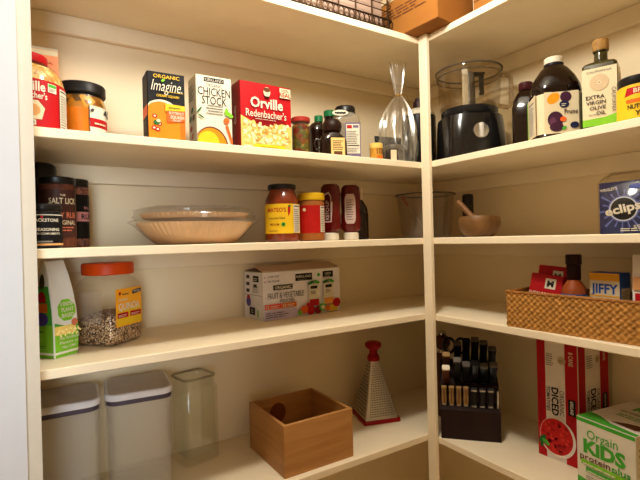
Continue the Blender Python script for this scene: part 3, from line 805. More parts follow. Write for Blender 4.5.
def ketchup(x, y, rz, label, back):
    t = thing('ketchup_bottle', label, 'bottle', (x, y, zC), rz, 'upside-down ketchup bottles')
    KM = mat('ketchup', (88, 8, 5), .25, var=.08, spec=.35)
    g = G(); lathe(g, [(.021, 0), (.0225, .002), (.0225, .020), (.020, .022)], WHITE, 28); finish('cap', g, t)
    g = G(); loft(g, [rrect(.036, .032, .015, .0222), rrect(.058, .042, .019, .032), rrect(.062, .044, .02, .060), rrect(.056, .041, .019, .085), rrect(.058, .042, .019, .110), rrect(.060, .043, .02, .138), rrect(.054, .040, .018, .156), rrect(.040, .032, .015, .1635)], KM); finish('bottle', g, t)
    s = Sheet()
    def mp(u, v, q):
        pts = [(.032, .021), (.060, .022), (.085, .0205), (.110, .021), (.138, .0215)]
        d = pts[-1][1]
        for (a, da), (b, db) in zip(pts, pts[1:]):
            if a <= v <= b: d = da+(db-da)*(v-a)/(b-a)
        return (u, -d-.0004-q, v)
    if not back:
        lt = mat('ketchup_label', (196, 170, 160), .5)
        s.poly([(-.009, .134), (.006, .140), (.014, .126), (.014, .112), (.018, .110), (.014, .052), (-.012, .052), (-.012, .110), (-.016, .112), (-.012, .126)], lt)
        s.poly([(-.007, .130), (.005, .135), (.011, .124), (.011, .056), (-.010, .056), (-.010, .124)], mat('ketchup_print', (74, 16, 14)))
        s.text('KETCHUP', .0005, .088, .011, lt, w=.055, rot=PI/2, bold=.02)
    else:
        lt = mat('ketchup_label', (196, 170, 160), .5)
        p = []
        for k in range(24):
            a = 2*PI*k/24; p.append((.016*max(-1, min(1, 1.3*math.cos(a))), .092+.044*max(-1, min(1, 1.15*math.sin(a)))))
        s.poly(p, lt); s.lines(-.011, .060, .011, .124, 9, DGREY, .35, 9)
    s.build('label', t, mp, vstep=.008)
ketchup(-.276, .106, R(-62), 'ketchup bottle next to the peanut butter, dark framed label edge', False)
ketchup(-.204, .106, R(-40), 'ketchup bottle with pale rounded back label, right of the other ketchup', True)

def dark_bottle2():
    t = thing('leaning_sauce_bottle', 'dark sauce bottle with a white neck label behind the ketchup', 'bottle', (-.150, .140, zC), 0)
    g = G(); lathe(g, [(.029, 0), (.0315, .003), (.0315, .076), (.028, .100), (.014, .124), (.0125, .150), (.0125, .158)], DARKG, 32); finish('bottle', g, t)
    g = G(); lathe(g, [(.0145, .1235), (.0145, .160), (.013, .1625)], mat('neck_sleeve', (206, 186, 160), .5), 28); finish('neck_sleeve', g, t)
    s = Sheet(); s.rect(-.050, .010, -.030, .055, WHITE); s.build('label', t, f_cyl(.0315), ustep=.004)
dark_bottle2()

def corner_pitcher():
    t = thing('clear_pitcher', 'clear plastic canister in the dark corner behind the post', 'container', (.152, .150, zC), R(20))
    PM = clear('canister_plastic', (240, 234, 226), .06, .10, .05)
    g = G(); lathe(g, [(.078, 0), (.084, .004), (.098, .146), (.102, .150), (.095, .150), (.081, .006), (.07, .004)], PM, 40, cap1=True); finish('canister', g, t)
    g = G(); tube(g, [(.1015*math.cos(a*PI/20), .1015*math.sin(a*PI/20), .149) for a in range(40)], .0028, mat('canister_rim', (96, 84, 72), .25), closed=True); finish('rim', g, t)
    t2 = thing('meat_thermometer', 'thin steel skewer with a red end leaning inside the clear canister', 'skewer', (.120, .160, zC))
    a = Vector((.030, -.025, .008)); b = Vector((-.032, .040, .148))
    g = G(); tube(g, [a, a.lerp(b, .75)], .0016, STEEL); finish('rod', g, t2)
    g = G(); tube(g, [a.lerp(b, .75), b], .0042, mat('red_plastic', (176, 28, 22), .35)); finish('handle', g, t2)
corner_pitcher()

def mortar():
    t = thing('wooden_bowl', 'rounded brown wooden mortar bowl on the right-hand shelf', 'bowl', (.082, -.132, zC))
    WD = woodmat('bowl_wood', (92, 62, 32), (122, 86, 48), 10, (6, 1, 1), .45)
    g = G(); lathe(g, [(.034, 0), (.042, .004), (.055, .022), (.059, .038), (.057, .054), (.053, .060), (.049, .060), (.052, .052), (.053, .038), (.049, .022), (.030, .010), (.004, .009)], WD, 48); finish('bowl', g, t)
    t = thing('wooden_pestle', 'wooden pestle leaning out of the mortar bowl', 'pestle', (.082, -.132, zC+.010))
    g = G(); a = Vector((.012, -.005, .011)); b = Vector((-.002, .075, .098))
    dirv = (b-a); tube(g, [a, a+dirv*.1, a+dirv*.5, a+dirv*.82, a+dirv*.92, a+dirv], .009, woodmat('pestle_wood', (112, 74, 38), (142, 98, 54), 10, (1, 1, 6), .45), 14, r2=.0085)
    finish('pestle', g, t)
    t = thing('black_tube', 'tall black cylinder standing behind the wooden mortar bowl', 'cylinder', (.205, .010, zC))
    g = G(); lathe(g, [(.017, 0), (.018, .002), (.018, .134), (.016, .139), (.010, .141)], BLKPL, 28); lathe(g, [(.0185, .098), (.0185, .102)], DGREY, 28); finish('tube', g, t)
mortar()

def gum_pack():
    t = thing('gum_pack', 'dark blue chewing gum box with a white word over a black disc', 'box', (.090, -.535, zC), RL+R(4))
    W, D, H = .125, .050, .114
    GB = mat('gum_blue', (38, 42, 84), .35, var=.06)
    finish('box', box(G(), (0, 0, H/2), (W, D, H), GB, .002, 1), t)
    s = Sheet(); w2 = W/2-.001; s.rect(-w2, .001, w2, H-.001, GB)
    RAY = mat('gum_ray', (92, 104, 170), .4); cx, cy = -.014, .054
    for k in range(18):
        a = 2*PI*k/18+.1; b1, b2 = a-.05, a+.05; r1, r2 = .026, .052 if k % 2 else .042
        p = [(cx+r1*math.cos(a-.03), cy+r1*math.sin(a-.03)), (cx+r2*math.cos(b1), cy+r2*math.sin(b1)), (cx+r2*math.cos(b2), cy+r2*math.sin(b2)), (cx+r1*math.cos(a+.03), cy+r1*math.sin(a+.03))]
        s.L = 2; s.poly([(max(-w2, min(w2, x)), max(.002, min(H-.002, y))) for x, y in p], RAY)
    s.L = 4
    s.ell(cx, cy, .030, .029, RAY, 32); s.ell(cx, cy, .0275, .0265, mat('gum_halo', (196, 200, 220), .4), 32); s.ell(cx, cy, .025, .024, BLACK, 32)
    s.text('eclipse', -.008, .057, .018, WHITE, w=.086, bold=.03, rot=.20)
    s.text('WRIGLEY\'S', -.042, .098, .006, WHITE, w=.034, rot=.1); s.text('SUGARFREE GUM', .030, .018, .006, WHITE, w=.05, rot=.12); s.lines(-.02, .006, .05, .014, 2, WHITE)
    s.ell(.010, .101, .012, .005, mat('gum_ray', (92, 104, 170)), 12)
    s.build('front_print', t, f_front(D))
    g = G(); n = 24; rn = random.Random(4); rings = []
    for wv, d, z in ((W+.004, D+.004, .0006), (W+.004, D+.004, H), (W+.002, .03, H+.006), (W-.010, .012, H+.014), (W-.03, .006, H+.020)):
        rings.append([(x+rn.uniform(-.001, .001), y+rn.uniform(-.001, .001), max(.0005, zz+(rn.uniform(-.004, .004) if z > H else 0))) for x, y, zz in rrect(wv, d, .003, z)])
    loft(g, rings, clear('wrap_film2', (250, 248, 242), .05, .1)); finish('plastic_wrap', g, t, 80)
gum_pack()

# ------------------------------------------------------------------ shelf D, left
def snack_bag():
    t = thing('vegetable_snack_bag', 'green and white gusseted food bag at the left end', 'bag', (-.9795, .123, zD), R(38))
    # local: front face towards -y; gusset on the left
    BG = mat('bag_white', (224, 222, 214), .4, var=.04, scale=20, bump=.2)
    W, D, H = .056, .060, .202
    prof = [(W, D, 0), (W+.004, D+.004, .01), (W+.006, D+.006, .05), (W+.004, D, .10), (W, D*.75, .14), (W-.004, D*.5, .17), (W-.008, D*.2, .194), (W-.008, .003, H)]
    g = G(); loft(g, [rrect(a, b, .003, z) for a, b, z in prof], BG); finish('bag', g, t)
    def lerp(v):
        for (a, b, z), (a2, b2, z2) in zip(prof, prof[1:]):
            if z <= v <= z2:
                f = (v-z)/(z2-z); return a+(a2-a)*f, b+(b2-b)*f
        return prof[-1][0], prof[-1][1]
    fr = lambda u, v, q: (u*(lerp(v)[0]-.004)/W, -lerp(v)[1]/2-.0004-q, v)
    lf = lambda u, v, q: (-lerp(v)[0]/2-.0004-q, -u*(lerp(v)[1]-.003)/D, v)
    s = Sheet(); w2 = W/2
    s.rect(-w2, .001, w2, .052, LIME); s.poly([(-w2, .052), (w2, .052), (w2, .072), (.008, .062), (-w2, .074)], GREEN)
    s.rect(-w2, .048, w2*.8, .066, mat('print_corn', (236, 206, 110)))
    for k in range(16): s.L = 4; s.ell(-w2+.006+k*.0035, .052+.006*math.sin(k*2.3), .004, .002, mat('print_corn2', (248, 232, 160)), 8, k)
    s.L = 6; s.ell(w2-.009, .070, .008, .008, mat('print_rust', (200, 110, 80)), 12)
    oc = [(.002+.023*math.cos(PI/8+k*PI/4), .098+.024*math.sin(PI/8+k*PI/4)) for k in range(8)]; s.poly(oc, LIME)
    for k, tx in enumerate(('100%', 'PLANT', 'BASED')): s.text(tx, .004, .111-k*.012, .008, WHITE, w=.030, bold=.015)
    for k, tx in enumerate(('No Artificial', 'Flavors or', 'Non GMO', 'Ingredients')): s.text(tx, .004, .041-k*.0095, .0055, WHITE, w=.046 if k != 2 else .034)
    s.build('front_print', t, fr, vstep=.02)
    s = Sheet(); d2 = D/2
    s.rect(-d2, .001, d2, .070, LIME); s.poly([(-d2, .070), (d2, .070), (d2*.9, .150), (-d2*.6, .150)], GREEN)
    s.ell(0, .082, .019, .014, PURPLE, 14); s.rect(-.018, .096, .018, .114, ORANGE); s.poly([(-.016, .116), (.016, .116), (.012, .132), (.002, .140), (-.012, .134)], RED); s.ell(0, .160, .014, .016, mat('print_olive', (70, 66, 44)), 14)
    s.lines(-.016, .022, .014, .030, 2, DGREEN); s.lines(-.016, .055, .014, .062, 1, DGREEN)
    s.build('gusset_print', t, lf, vstep=.02)
snack_bag()

def quinoa_jar():
    t = thing('quinoa_jar', 'large clear square jar of quinoa with an orange lid', 'jar', (-.8635, .199, zD), R(41))
    W = .112
    g = G(); loft(g, [rrect(W-.012, W-.012, .016, 0), rrect(W, W, .018, .006), rrect(W, W, .018, .138), rrect(W-.004, W-.004, .03, .148), rrect(.098, .098, .0488, .158), rrect(.096, .096, .0479, .162)], clear('quinoa_plastic', (252, 250, 246), .04, .08), True, False); finish('jar', g, t)
    g = G(); n = 28
    rings = [rrect(W-.014, W-.014, .015, .002), rrect(W-.003, W-.003, .017, .007), rrect(W-.003, W-.003, .017, .058)]
    loft(g, rings+[[(x*.92, y*.92, z+.010+.008*(x-y)/W) for x, y, z in rrect(W-.003, W-.003, .017, .058)], [(x*.3, y*.3, z+.018) for x, y, z in rrect(W-.003, W-.003, .017, .058)]],
         speckle('quinoa_grain', [(206, 176, 136), (150, 110, 72), (222, 200, 164), (86, 56, 38), (186, 150, 108), (60, 40, 30)], 330)); q = finish('quinoa', g, t); q['kind'] = 'stuff'
    g = G(); lathe(g, [(.056, .1625), (.058, .164), (.058, .186), (.0565, .190)], mat('orange_lid', (196, 66, 12), .4), 48); finish('lid', g, t)
    s = Sheet(); u0, u1, v0, v1 = -.042, .046, .042, .130
    s.rect(u0, v0, u1, v1, mat('quinoa_label', (242, 168, 40), .45)); s.rect(u0+.003, v0+.003, u1-.003, v0+.040, YELLOW)
    s.text('ORGANIC', -.018, .104, .006, WHITE, w=.032); s.text('QUINOA', .002, .088, .016, WHITE, w=.072, bold=.025)
    s.rect(u0+.004, .062, -.002, .074, RED); s.rect(.004, .062, u1-.004, .074, RED); s.lines(u0+.007, .065, -.004, .071, 2, WHITE); s.lines(.007, .065, u1-.006, .071, 2, WHITE)
    s.ell(-.030, .119, .004, .004, RED, 10); s.lines(-.022, .115, .006, .122, 1, DGREY); s.poly([(.012, .114), (.042, .118), (.042, .126), (.012, .123)], NAVY); s.text('KIRKLAND', .027, .1205, .004, WHITE, w=.022)
    s.build('label', t, f_front(W))
    s = Sheet(); s.rect(-.044, .050, .030, .125, clear('back_label', (250, 246, 240), .05, .3, .12, (245, 238, 226))); s.build('side_label', t, f_left(W))
quinoa_jar()

def pouch_box():
    W, D, H = .290, .108, .141
    t = carton('fruit_pouch_box', 'white fruit and vegetable pouch carton with fruit picture', 'box', (-.3185, .2645, zD), R(5.2), W, D, H, WHITE, bev=.001)
    s = Sheet(); w2 = W/2-.001
    PALE = mat('print_lilac', (226, 220, 224)); s.rect(-w2, .001, w2, H-.001, PALE)
    s.rect(-.030, .108, .033, .130, BLACK); s.text('KIRKLAND', .0015, .121, .008, WHITE, w=.056, bold=0); s.lines(-.022, .111, .025, .115, 1, GREYT)
    s.ell(.058, .122, .006, .006, GREEN, 12); s.rect(.074, .112, .116, .132, BLACK); s.text('USDA', .095, .124, .007, WHITE); s.lines(.078, .114, .112, .118, 1, WHITE)
    for k in range(2): s.text('LOW FAT' if k == 0 else 'NO SUGAR', -.108, .127-k*.013, .006, DGREY, w=.04, align='c'); s.poly([(-.142, .126-k*.013), (-.139, .123-k*.013), (-.132, .131-k*.013), (-.139, .126-k*.013)], RED)
    s.rect(-.110, .087, -.042, .101, BLACK); s.text('ORGANIC', -.076, .094, .009, WHITE, w=.060, bold=.02)
    s.text('FRUIT & VEGETABLE', -.066, .071, .017, DGREY, w=.128, bold=.0); s.text('POUCHES', -.062, .054, .010, DGREY, w=.052, bold=0)
    s.rect(-w2+.003, .032, -.084, .047, mat('print_coral2', (226, 84, 66))); s.rect(-.084, .032, -.030, .047, ORANGE); s.text('12', -.132, .0395, .010, WHITE, bold=.02); s.text('12', -.074, .0395, .010, WHITE, bold=.02); s.lines(-.122, .035, -.088, .045, 2, WHITE); s.lines(-.064, .035, -.034, .045, 2, WHITE)
    s.rect(-w2, .001, -.03, .028, mat('print_lavender', (196, 180, 206))); s.lines(-w2+.006, .008, -.05, .026, 3, DGREY)
    for u, ct in ((.035, RED), (.092, mat('print_amber', (226, 150, 60)))):
        s.poly([(u-.022, .008+.02), (u+.022, .028), (u+.019, .094), (u-.019, .094)], WHITE); s.ell(u-.010, .100, .014, .005, DGREEN, 10, .3); s.ell(u+.010, .101, .014, .005, GREEN, 10, -.3); s.rect(u-.003, .096, u+.003, .106, GREYT)
        s.rect(u-.013, .080, u+.013, .089, BLACK); s.lines(u-.012, .064, u+.012, .076, 3, DGREY); s.rect(u-.018, .028, u+.018, .048, ct)
    for u, v, a, m in ((.020, .016, .016, RED), (-.005, .020, .014, mat('print_carrot', (220, 95, 35))), (.048, .014, .014, DRED), (.066, .020, .014, GREEN), (.122, .030, .016, RED), (.100, .014, .013, YELLOW), (.084, .016, .010, ORANGE), (.008, .034, .007, RED), (-.022, .012, .008, LIME)):
        s.ell(u, v, a, a*.9, m, 14)
    s.ell(.066, .020, .008, .007, CREAM, 10); s.poly([(.098, .004), (.125, .006), (.122, .016), (.108, .018)], YELLOW)
    s.build('front_print', t, f_front(D))
    s = Sheet(); d2 = D/2-.001; s.rect(-d2, .001, d2, H-.001, PALE); s.rect(-d2, .072, d2, .073, DGREY)
    for u, v in ((-.030, .126), (-.030, .105), (.014, .100), (-.030, .085)): s.rect(u-.010, v-.005, u+.010, v+.005, DGREY)
    s.rect(.002, .112, .036, .130, BLACK); s.lines(.005, .116, .033, .126, 2, WHITE); s.lines(0, .080, .04, .10, 4, GREYT); s.ell(-.026, .052, .014, .015, PURPLE, 14); s.ell(-.026, .066, .010, .006, RED, 10); s.rect(-.02, .014, .012, .036, BLACK); s.text('12', -.004, .025, .012, WHITE); s.rect(.026, .010, .034, .030, LIME)
    s.build('side_print', t, f_left(W))
    s = Sheet(); s.rect(-w2, -D/2+.001, w2, D/2-.001, mat('card_tan', (200, 170, 150))); s.rect(-w2, -.004, w2, .004, mat('packing_tape', (170, 130, 96), .3)); s.build('top_face', t, f_top(H))
    FL = mat('card_tan', (200, 170, 150))
    g = G(); prism(g, [(-D/2+.001, H+.0010), (-D/2+.001, H+.0022), (-.002, H+.017), (-.001, H+.016)], W-.004, FL); finish('flap', g, t)
    g = G(); prism(g, [(D/2-.001, H+.0010), (D/2-.001, H+.0022), (.004, H+.013), (.003, H+.012)], W-.004, FL); finish('flap', g, t)
pouch_box()

# ------------------------------------------------------------------ shelf D, right: woven basket and what it holds
def woven_basket():
    t = thing('woven_basket', 'long low woven seagrass basket on the right-hand shelf', 'basket', (.0, 0, zD), 0)
    A = (.004, -.2725); ang = R(3.5)   # left front corner and turn of the front face
    W, D, H = .44, .150, .088
    BM = mat('seagrass', (176, 124, 60), .55, var=.28, scale=110)
    t.location = (A[0], A[1], zD); t.rotation_euler = (0, 0, RL+ang)
    # local: x along the front to the right, y into the shelf
    def weave(u, v):
        p = .0150; a = (u+v)/p; b = (u-v)/p; ia, ib = math.floor(a), math.floor(b); fa, fb = a-ia, b-ib
        if (ia+ib*1) % 2 == 0: return .0042*math.sin(PI*fa)*(.55+.45*math.sin(PI*fb))
        return .0042*math.sin(PI*fb)*(.55+.45*math.sin(PI*fa))
    def wall(P0, P1, nrm, name):
        g = G(); L = (Vector(P1)-Vector(P0)).length; nu = int(L/.0021); nv = int(H/.0021)
        i = g.mi(BM); grid = []
        for j in range(nv+1):
            row = []
            for k in range(nu+1):
                u, v = L*k/nu, H*j/nv; h = weave(u, v) if 0 < k < nu else 0
                p = Vector(P0).lerp(Vector(P1), k/nu)+Vector(nrm)*h; row.append(g.bm.verts.new((p.x, p.y, v+.0006)))
            grid.append(row)
        for j in range(nv):
            for k in range(nu): f = g.bm.faces.new((grid[j][k], grid[j][k+1], grid[j+1][k+1], grid[j+1][k])); f.material_index = i
        # inner side
        inn = [[g.bm.verts.new((Vector(P0).lerp(Vector(P1), k)-Vector(nrm)*.004)[:2]+(v+.0006,)) for k in (0, 1)] for v in (0, H)]
        f = g.bm.faces.new((inn[0][1], inn[0][0], inn[1][0], inn[1][1])); f.material_index = i
        for a, b in ((grid[0][0], grid[-1][0]),):
            pass
        me_n = g
        bmesh.ops.recalc_face_normals
        me = bpy.data.meshes.new(name); g.bm.to_mesh(me); g.bm.free(); me.materials.append(BM)
        for p in me.polygons: p.use_smooth = True
        o = bpy.data.objects.new(name, me); COL.objects.link(o); o.parent = t; return o
    wall((0, 0), (W, 0), (0, -1), 'woven_side'); wall((0, D), (0, 0), (-1, 0), 'woven_side'); wall((W, 0), (W, D), (1, 0), 'woven_side'); wall((W, D), (0, D), (0, 1), 'woven_side')
    g = G(); box(g, (W/2, D/2, .003), (W-.004, D-.004, .004), BM); finish('base', g, t)
    g = G(); pts = []
    for (x0, y0), (x1, y1) in (((0, 0), (W, 0)), ((W, 0), (W, D)), ((W, D), (0, D)), ((0, D), (0, 0))):
        n = max(4, int(math.hypot(x1-x0, y1-y0)/.006))
        for k in range(n): f = k/n; pts.append((x0+(x1-x0)*f, y0+(y1-y0)*f, H+.0008*math.sin(k*2.1)))
    tube(g, pts, .0042, mat('seagrass_rim', (150, 98, 46), .6, var=.25, scale=120, bump=.5), 8, closed=True); finish('rim', g, t)
    return t
bk = woven_basket()
def in_basket(lx, ly):
    v = Matrix.Rotation(RL+R(3.5), 3, 'Z') @ Vector((lx, ly, 0)); return (.004+v.x, -.2725+v.y)

def packet(name, label, lx, ly, W, H, z0, tilt, rz, base, draw, roll=0):
    x, y = in_basket(lx, ly)
    t = thing(name, label, 'packet', (x, y, zD+.0056+z0), group='red seasoning packets in the basket')
    t.rotation_euler = (tilt, roll, RL+R(3.5)+rz)
    g = G(); loft(g, [rrect(W, .002, .001, 0), rrect(W, .010, .003, H*.25), rrect(W, .011, .003, H*.6), rrect(W, .003, .001, H*.95), rrect(W, .0015, .0005, H)], base); finish('packet', g, t)
    s = Sheet(); draw(s, W, H); s.build('print', t, lambda u, v, q: (u, -.0062-q, v))
def seas(s, W, H):
    s.rect(-W/2+.001, .002, W/2-.001, H-.002, RED); s.rect(-.002, H*.72, .024, H*.92, WHITE); s.text('M', .011, H*.82, .014, BLACK, w=.016, bold=.05)
    s.text('SLOW COOKERS', -.002, H*.60, .010, WHITE, w=W*.90, bold=.02); s.lines(-W/2+.008, H*.08, W/2-.01, H*.36, 4, CREAM)
packet('seasoning_packet', 'front red seasoning packet leaning left in the basket', .060, .046, .080, .128, 0, R(-12), R(3), RED, seas, R(6))
packet('seasoning_packet', 'rear red seasoning packet standing a little taller in the basket', .066, .080, .082, .146, 0, R(-8), R(-1), RED, seas, R(4))

def hot_sauce():
    x, y = in_basket(.138, .062)
    t = thing('hot_sauce_bottle', 'small hot sauce bottle with dark cap in the basket', 'bottle', (x, y, zD+.0056), RL+R(30))
    g = G(); lathe(g, [(.024, 0), (.0275, .003), (.0275, .088), (.024, .100), (.0145, .114), (.013, .120)], mat('hot_sauce', (150, 70, 30), .15, var=.15, spec=.6), 32); finish('bottle', g, t)
    g = G(); lathe(g, [(.0145, .1165), (.0155, .118), (.0155, .152), (.0175, .1535), (.0175, .1745), (.016, .1765)], mat('sauce_cap', (38, 14, 16), .35), 28); finish('cap', g, t)
    s = Sheet(); s.rect(-.06, .02, .06, .084, mat('print_sky', (120, 165, 180))); s.poly([(-.06, .074), (-.03, .082), (0, .074), (.03, .082), (.06, .076), (.06, .084), (-.06, .084)], BLUE); s.build('label', t, f_cyl(.0275), ustep=.004)
hot_sauce()

def muffin_box():
    x, y = in_basket(.208, .080)
    W, D, H = .068, .040, .136
    t = carton('muffin_mix_box', 'small blue and cream corn muffin mix box in the basket', 'box', (x, y, zD+.0056), RL-R(4), W, D, H, BLUE)
    s = Sheet(); w2 = W/2-.0008; s.rect(-w2, .001, w2, H-.001, CREAM); s.rect(-w2, H-.018, w2, H-.001, mat('print_gold', (226, 160, 40)))
    s.text('JIFFY', 0, H-.036, .021, BLUE, w=.060, bold=.03); s.rect(-w2, H-.054, w2, H-.051, mat('print_gold', (226, 160, 40))); s.text('corn muffin', 0, H-.062, .008, BROWN, w=.056, shear=.2); s.text('mix', 0, H-.074, .008, BROWN, shear=.2)
    s.build('front_print', t, f_front(D))
    s = Sheet(); d2 = D/2-.0008; s.rect(-d2, .001, d2, H-.001, BLUE); s.rect(-d2+.003, H-.060, d2-.003, H-.034, CREAM); s.lines(-d2+.006, H-.056, d2-.006, H-.038, 4, GREYT); s.build('side_print', t, f_right(W))
muffin_box()

def white_pouch():
    x, y = in_basket(.318, .060)
    t = thing('white_food_pouch', 'white pouch with a red panel at the right end of the basket', 'pouch', (x, y, zD+.0056), RL+R(12))
    g = G(); loft(g, [rrect(.098, .04, .006, 0), rrect(.104, .046, .006, .02), rrect(.104, .036, .006, .09), rrect(.106, .012, .003, .160), rrect(.106, .003, .001, .178)], mat('pouch_white', (222, 214, 206), .35)); finish('pouch', g, t)
    s = Sheet(); s.rect(-.046, .006, .048, .098, RED); s.rect(-.05, .104, .05, .132, mat('print_tan2', (196, 140, 90))); s.text('MIX', -.02, .118, .012, BROWN); s.build('front_print', t, lambda u, v, q: (u, -(.0235 if v < .02 else .0235-(v-.02)*.0155*5 if False else .0235-(v-.02)*.0715*.9)-q-.0004, v), vstep=.02)
white_pouch()

# ------------------------------------------------------------------ shelf E, left
def clear_bin(x, y, rz, W, D, H, label):
    t = thing('storage_container', label, 'container', (x, y, zE), rz, 'clear containers with white flip lids')
    g = G(); P = clear('bin_plastic', (254, 254, 253), .04, .08, .09, (250, 250, 250))
    loft(g, [rrect(W-.02, D-.02, .022, 0), rrect(W-.012, D-.012, .026, .004), rrect(W-.004, D-.004, .028, H-.030), rrect(W, D, .03, H-.029), rrect(W, D, .03, H-.0255), rrect(W-.008, D-.008, .028, H-.0255), rrect(W-.018, D-.018, .024, .006), rrect(W-.03, D-.03, .02, .005)], P); finish('bin', g, t)
    g = G(); loft(g, [rrect(W-.006, D-.006, .027, H-.0252), rrect(W-.006, D-.006, .027, H-.0145)], mat('gasket', (84, 74, 84), .4)); finish('gasket', g, t)
    g = G(); loft(g, [rrect(W-.002, D-.002, .029, H-.0143), rrect(W, D, .03, H-.012), rrect(W, D, .03, H-.003), rrect(W-.004, D-.004, .028, H)], mat('lid_white', (232, 230, 232), .35)); finish('lid', g, t)
    g = G(); loft(g, [rrect(W-.014, D-.014, .024, H+.0002), rrect(W-.014, D-.014, .024, H+.0012)], mat('lid_panel', (196, 186, 180), .4)); finish('lid_panel', g, t)
clear_bin(-.799, .222, R(-6), .154, .165, .250, 'clear storage container with white lid, beside the glass vase')
clear_bin(-.963, .226, R(-4), .154, .160, .250, 'clear storage container with white lid, at the left panel')

def glass_vase():
    t = thing('glass_container', 'upturned square clear glass container with a narrow rim', 'container', (-.6425, .2735, zE), R(10.5))
    GM = clear('thick_glass', (252, 253, 250), .10, .05, .02, (240, 240, 236))
    W = .106
    g = G(); loft(g, [rrect(W-.006, W-.006, .016, 0), rrect(W, W, .02, .004), rrect(W, W, .02, .196), rrect(W-.006, W-.006, .02, .204), rrect(W-.012, W-.012, .018, .206), rrect(W-.012, W-.012, .018, .230), rrect(W-.018, W-.018, .016, .232), rrect(W-.024, W-.024, .014, .226), rrect(W-.02, W-.02, .016, .20), rrect(W-.012, W-.012, .018, .19), rrect(W-.012, W-.012, .018, .024), rrect(W-.03, W-.03, .018, .020)], GM); finish('glass', g, t)
    g = G(); tube(g, [(x, y, .2295) for x, y, z in rrect(W-.013, W-.013, .018, 0)], .0036, clear('rim_glass', (225, 222, 212), .15, .08, .10, (200, 195, 180)), 8, closed=True); finish('rim', g, t)
glass_vase()

def wooden_box():
    t = thing('wooden_box', 'open square bamboo box in front of the wall on the bottom shelf', 'box', (-.386, .126, zE), 0)
    WD = woodmat('bamboo', (164, 114, 62), (190, 138, 80), 5, (1, 1, 10), .42)
    W, D, H, th = .214, .216, .133, .010
    finish('base', box(G(), (0, 0, .006), (W-2*th, D-2*th, .010), WD), t)
    for c, sz in (((0, -D/2+th/2, H/2), (W, th, H)), ((0, D/2-th/2, H/2), (W, th, H)), ((-W/2+th/2, 0, H/2), (th, D-2*th-.0004, H)), ((W/2-th/2, 0, H/2), (th, D-2*th-.0004, H))):
        finish('side_board', box(G(), c, sz, WD, .0012, 1), t)
    g = G(); loft(g, [[(-.02+.026*math.cos(2*PI*k/28), D/2-th-o, .085+.030*math.sin(2*PI*k/28)) for k in range(28)] for o in (.0002, .0014)], mat('brown_oval', (120, 62, 24), .5)); finish('handle_mark', g, t)
wooden_box()

def grater():
    t = thing('box_grater', 'steel pyramid grater with red knob and red base', 'grater', (-.050, .208, zE), R(-17.3))
    RD = mat('grater_red', (150, 14, 18), .35)
    ST = mat('grater_steel', (196, 190, 180), .35, .7, var=.05)
    W, D = .120, .136; z0, z1 = .012, .195
    g = G(); loft(g, [rrect(W+.006, D+.006, .006, 0), rrect(W+.008, D+.008, .006, .003), rrect(W+.006, D+.006, .006, .0115)], RD); finish('base', g, t)
    g = G(); loft(g, [rrect(W-.006, D-.006, .004, z0), rrect(.026, .028, .004, z1)], ST); finish('body', g, t)
    def pt(face, u, f, off):
        hw = (W-.006)/2*(1-f)+.013*f; hd = (D-.006)/2*(1-f)+.014*f; z = z0+(z1-z0)*f
        if face == 0: return Vector((u*hw, -hd-off, z))
        if face == 1: return Vector((-hw-off, u*hd, z))
        return Vector((hw+off, u*hd, z))
    # raised teeth and punched holes on the three seen faces
    DK = mat('grater_hole', (40, 34, 30), .6)
    for face, nm in ((0, 'fine_face'), (1, 'coarse_face'), (2, 'slicing_face')):
        g = G(); i = g.mi(DK); j2 = g.mi(ST)
        rows = 24 if face == 0 else (15 if face == 1 else 10)
        for rI in range(rows):
            f = .06+.86*rI/(rows-1); hw = ((W-.006)/2*(1-f)+.013*f)*.80
            step = .0056 if face == 0 else (.010 if face == 1 else .02)
            n = max(1, int(2*hw/step))
            for k in range(n):
                u = ((k+.5+(.5 if rI % 2 else 0)*.5)/n*2-1)*.80; c = pt(face, u, f, .0004); du = step*.40/((W-.006)/2*(1-f)+.013*f); df = step*.42/(z1-z0)
                a = [pt(face, u-du, f, .0004), pt(face, u, f-df, .0004), pt(face, u+du, f, .0004), pt(face, u, f+df, .0004)]
                q = g.bm.faces.new([g.bm.verts.new(p) for p in a]); q.material_index = i
                b = [pt(face, u-du*.7, f+df*.2, .0006), pt(face, u+du*.7, f+df*.2, .0006), pt(face, u, f+df*.9, .0022)]
                q = g.bm.faces.new([g.bm.verts.new(p) for p in b]); q.material_index = j2
        me = bpy.data.meshes.new(nm); g.bm.to_mesh(me); g.bm.free()
        for m in g.mats: me.materials.append(m)
        o = bpy.data.objects.new(nm, me); COL.objects.link(o); o.parent = t
    g = G(); lathe(g, [(.020, .188), (.021, .191), (.021, .202), (.017, .206), (.013, .214), (.015, .224), (.024, .230), (.0285, .238), (.027, .247), (.019, .252), (.006, .254)], RD, 36); finish('knob', g, t)
grater()

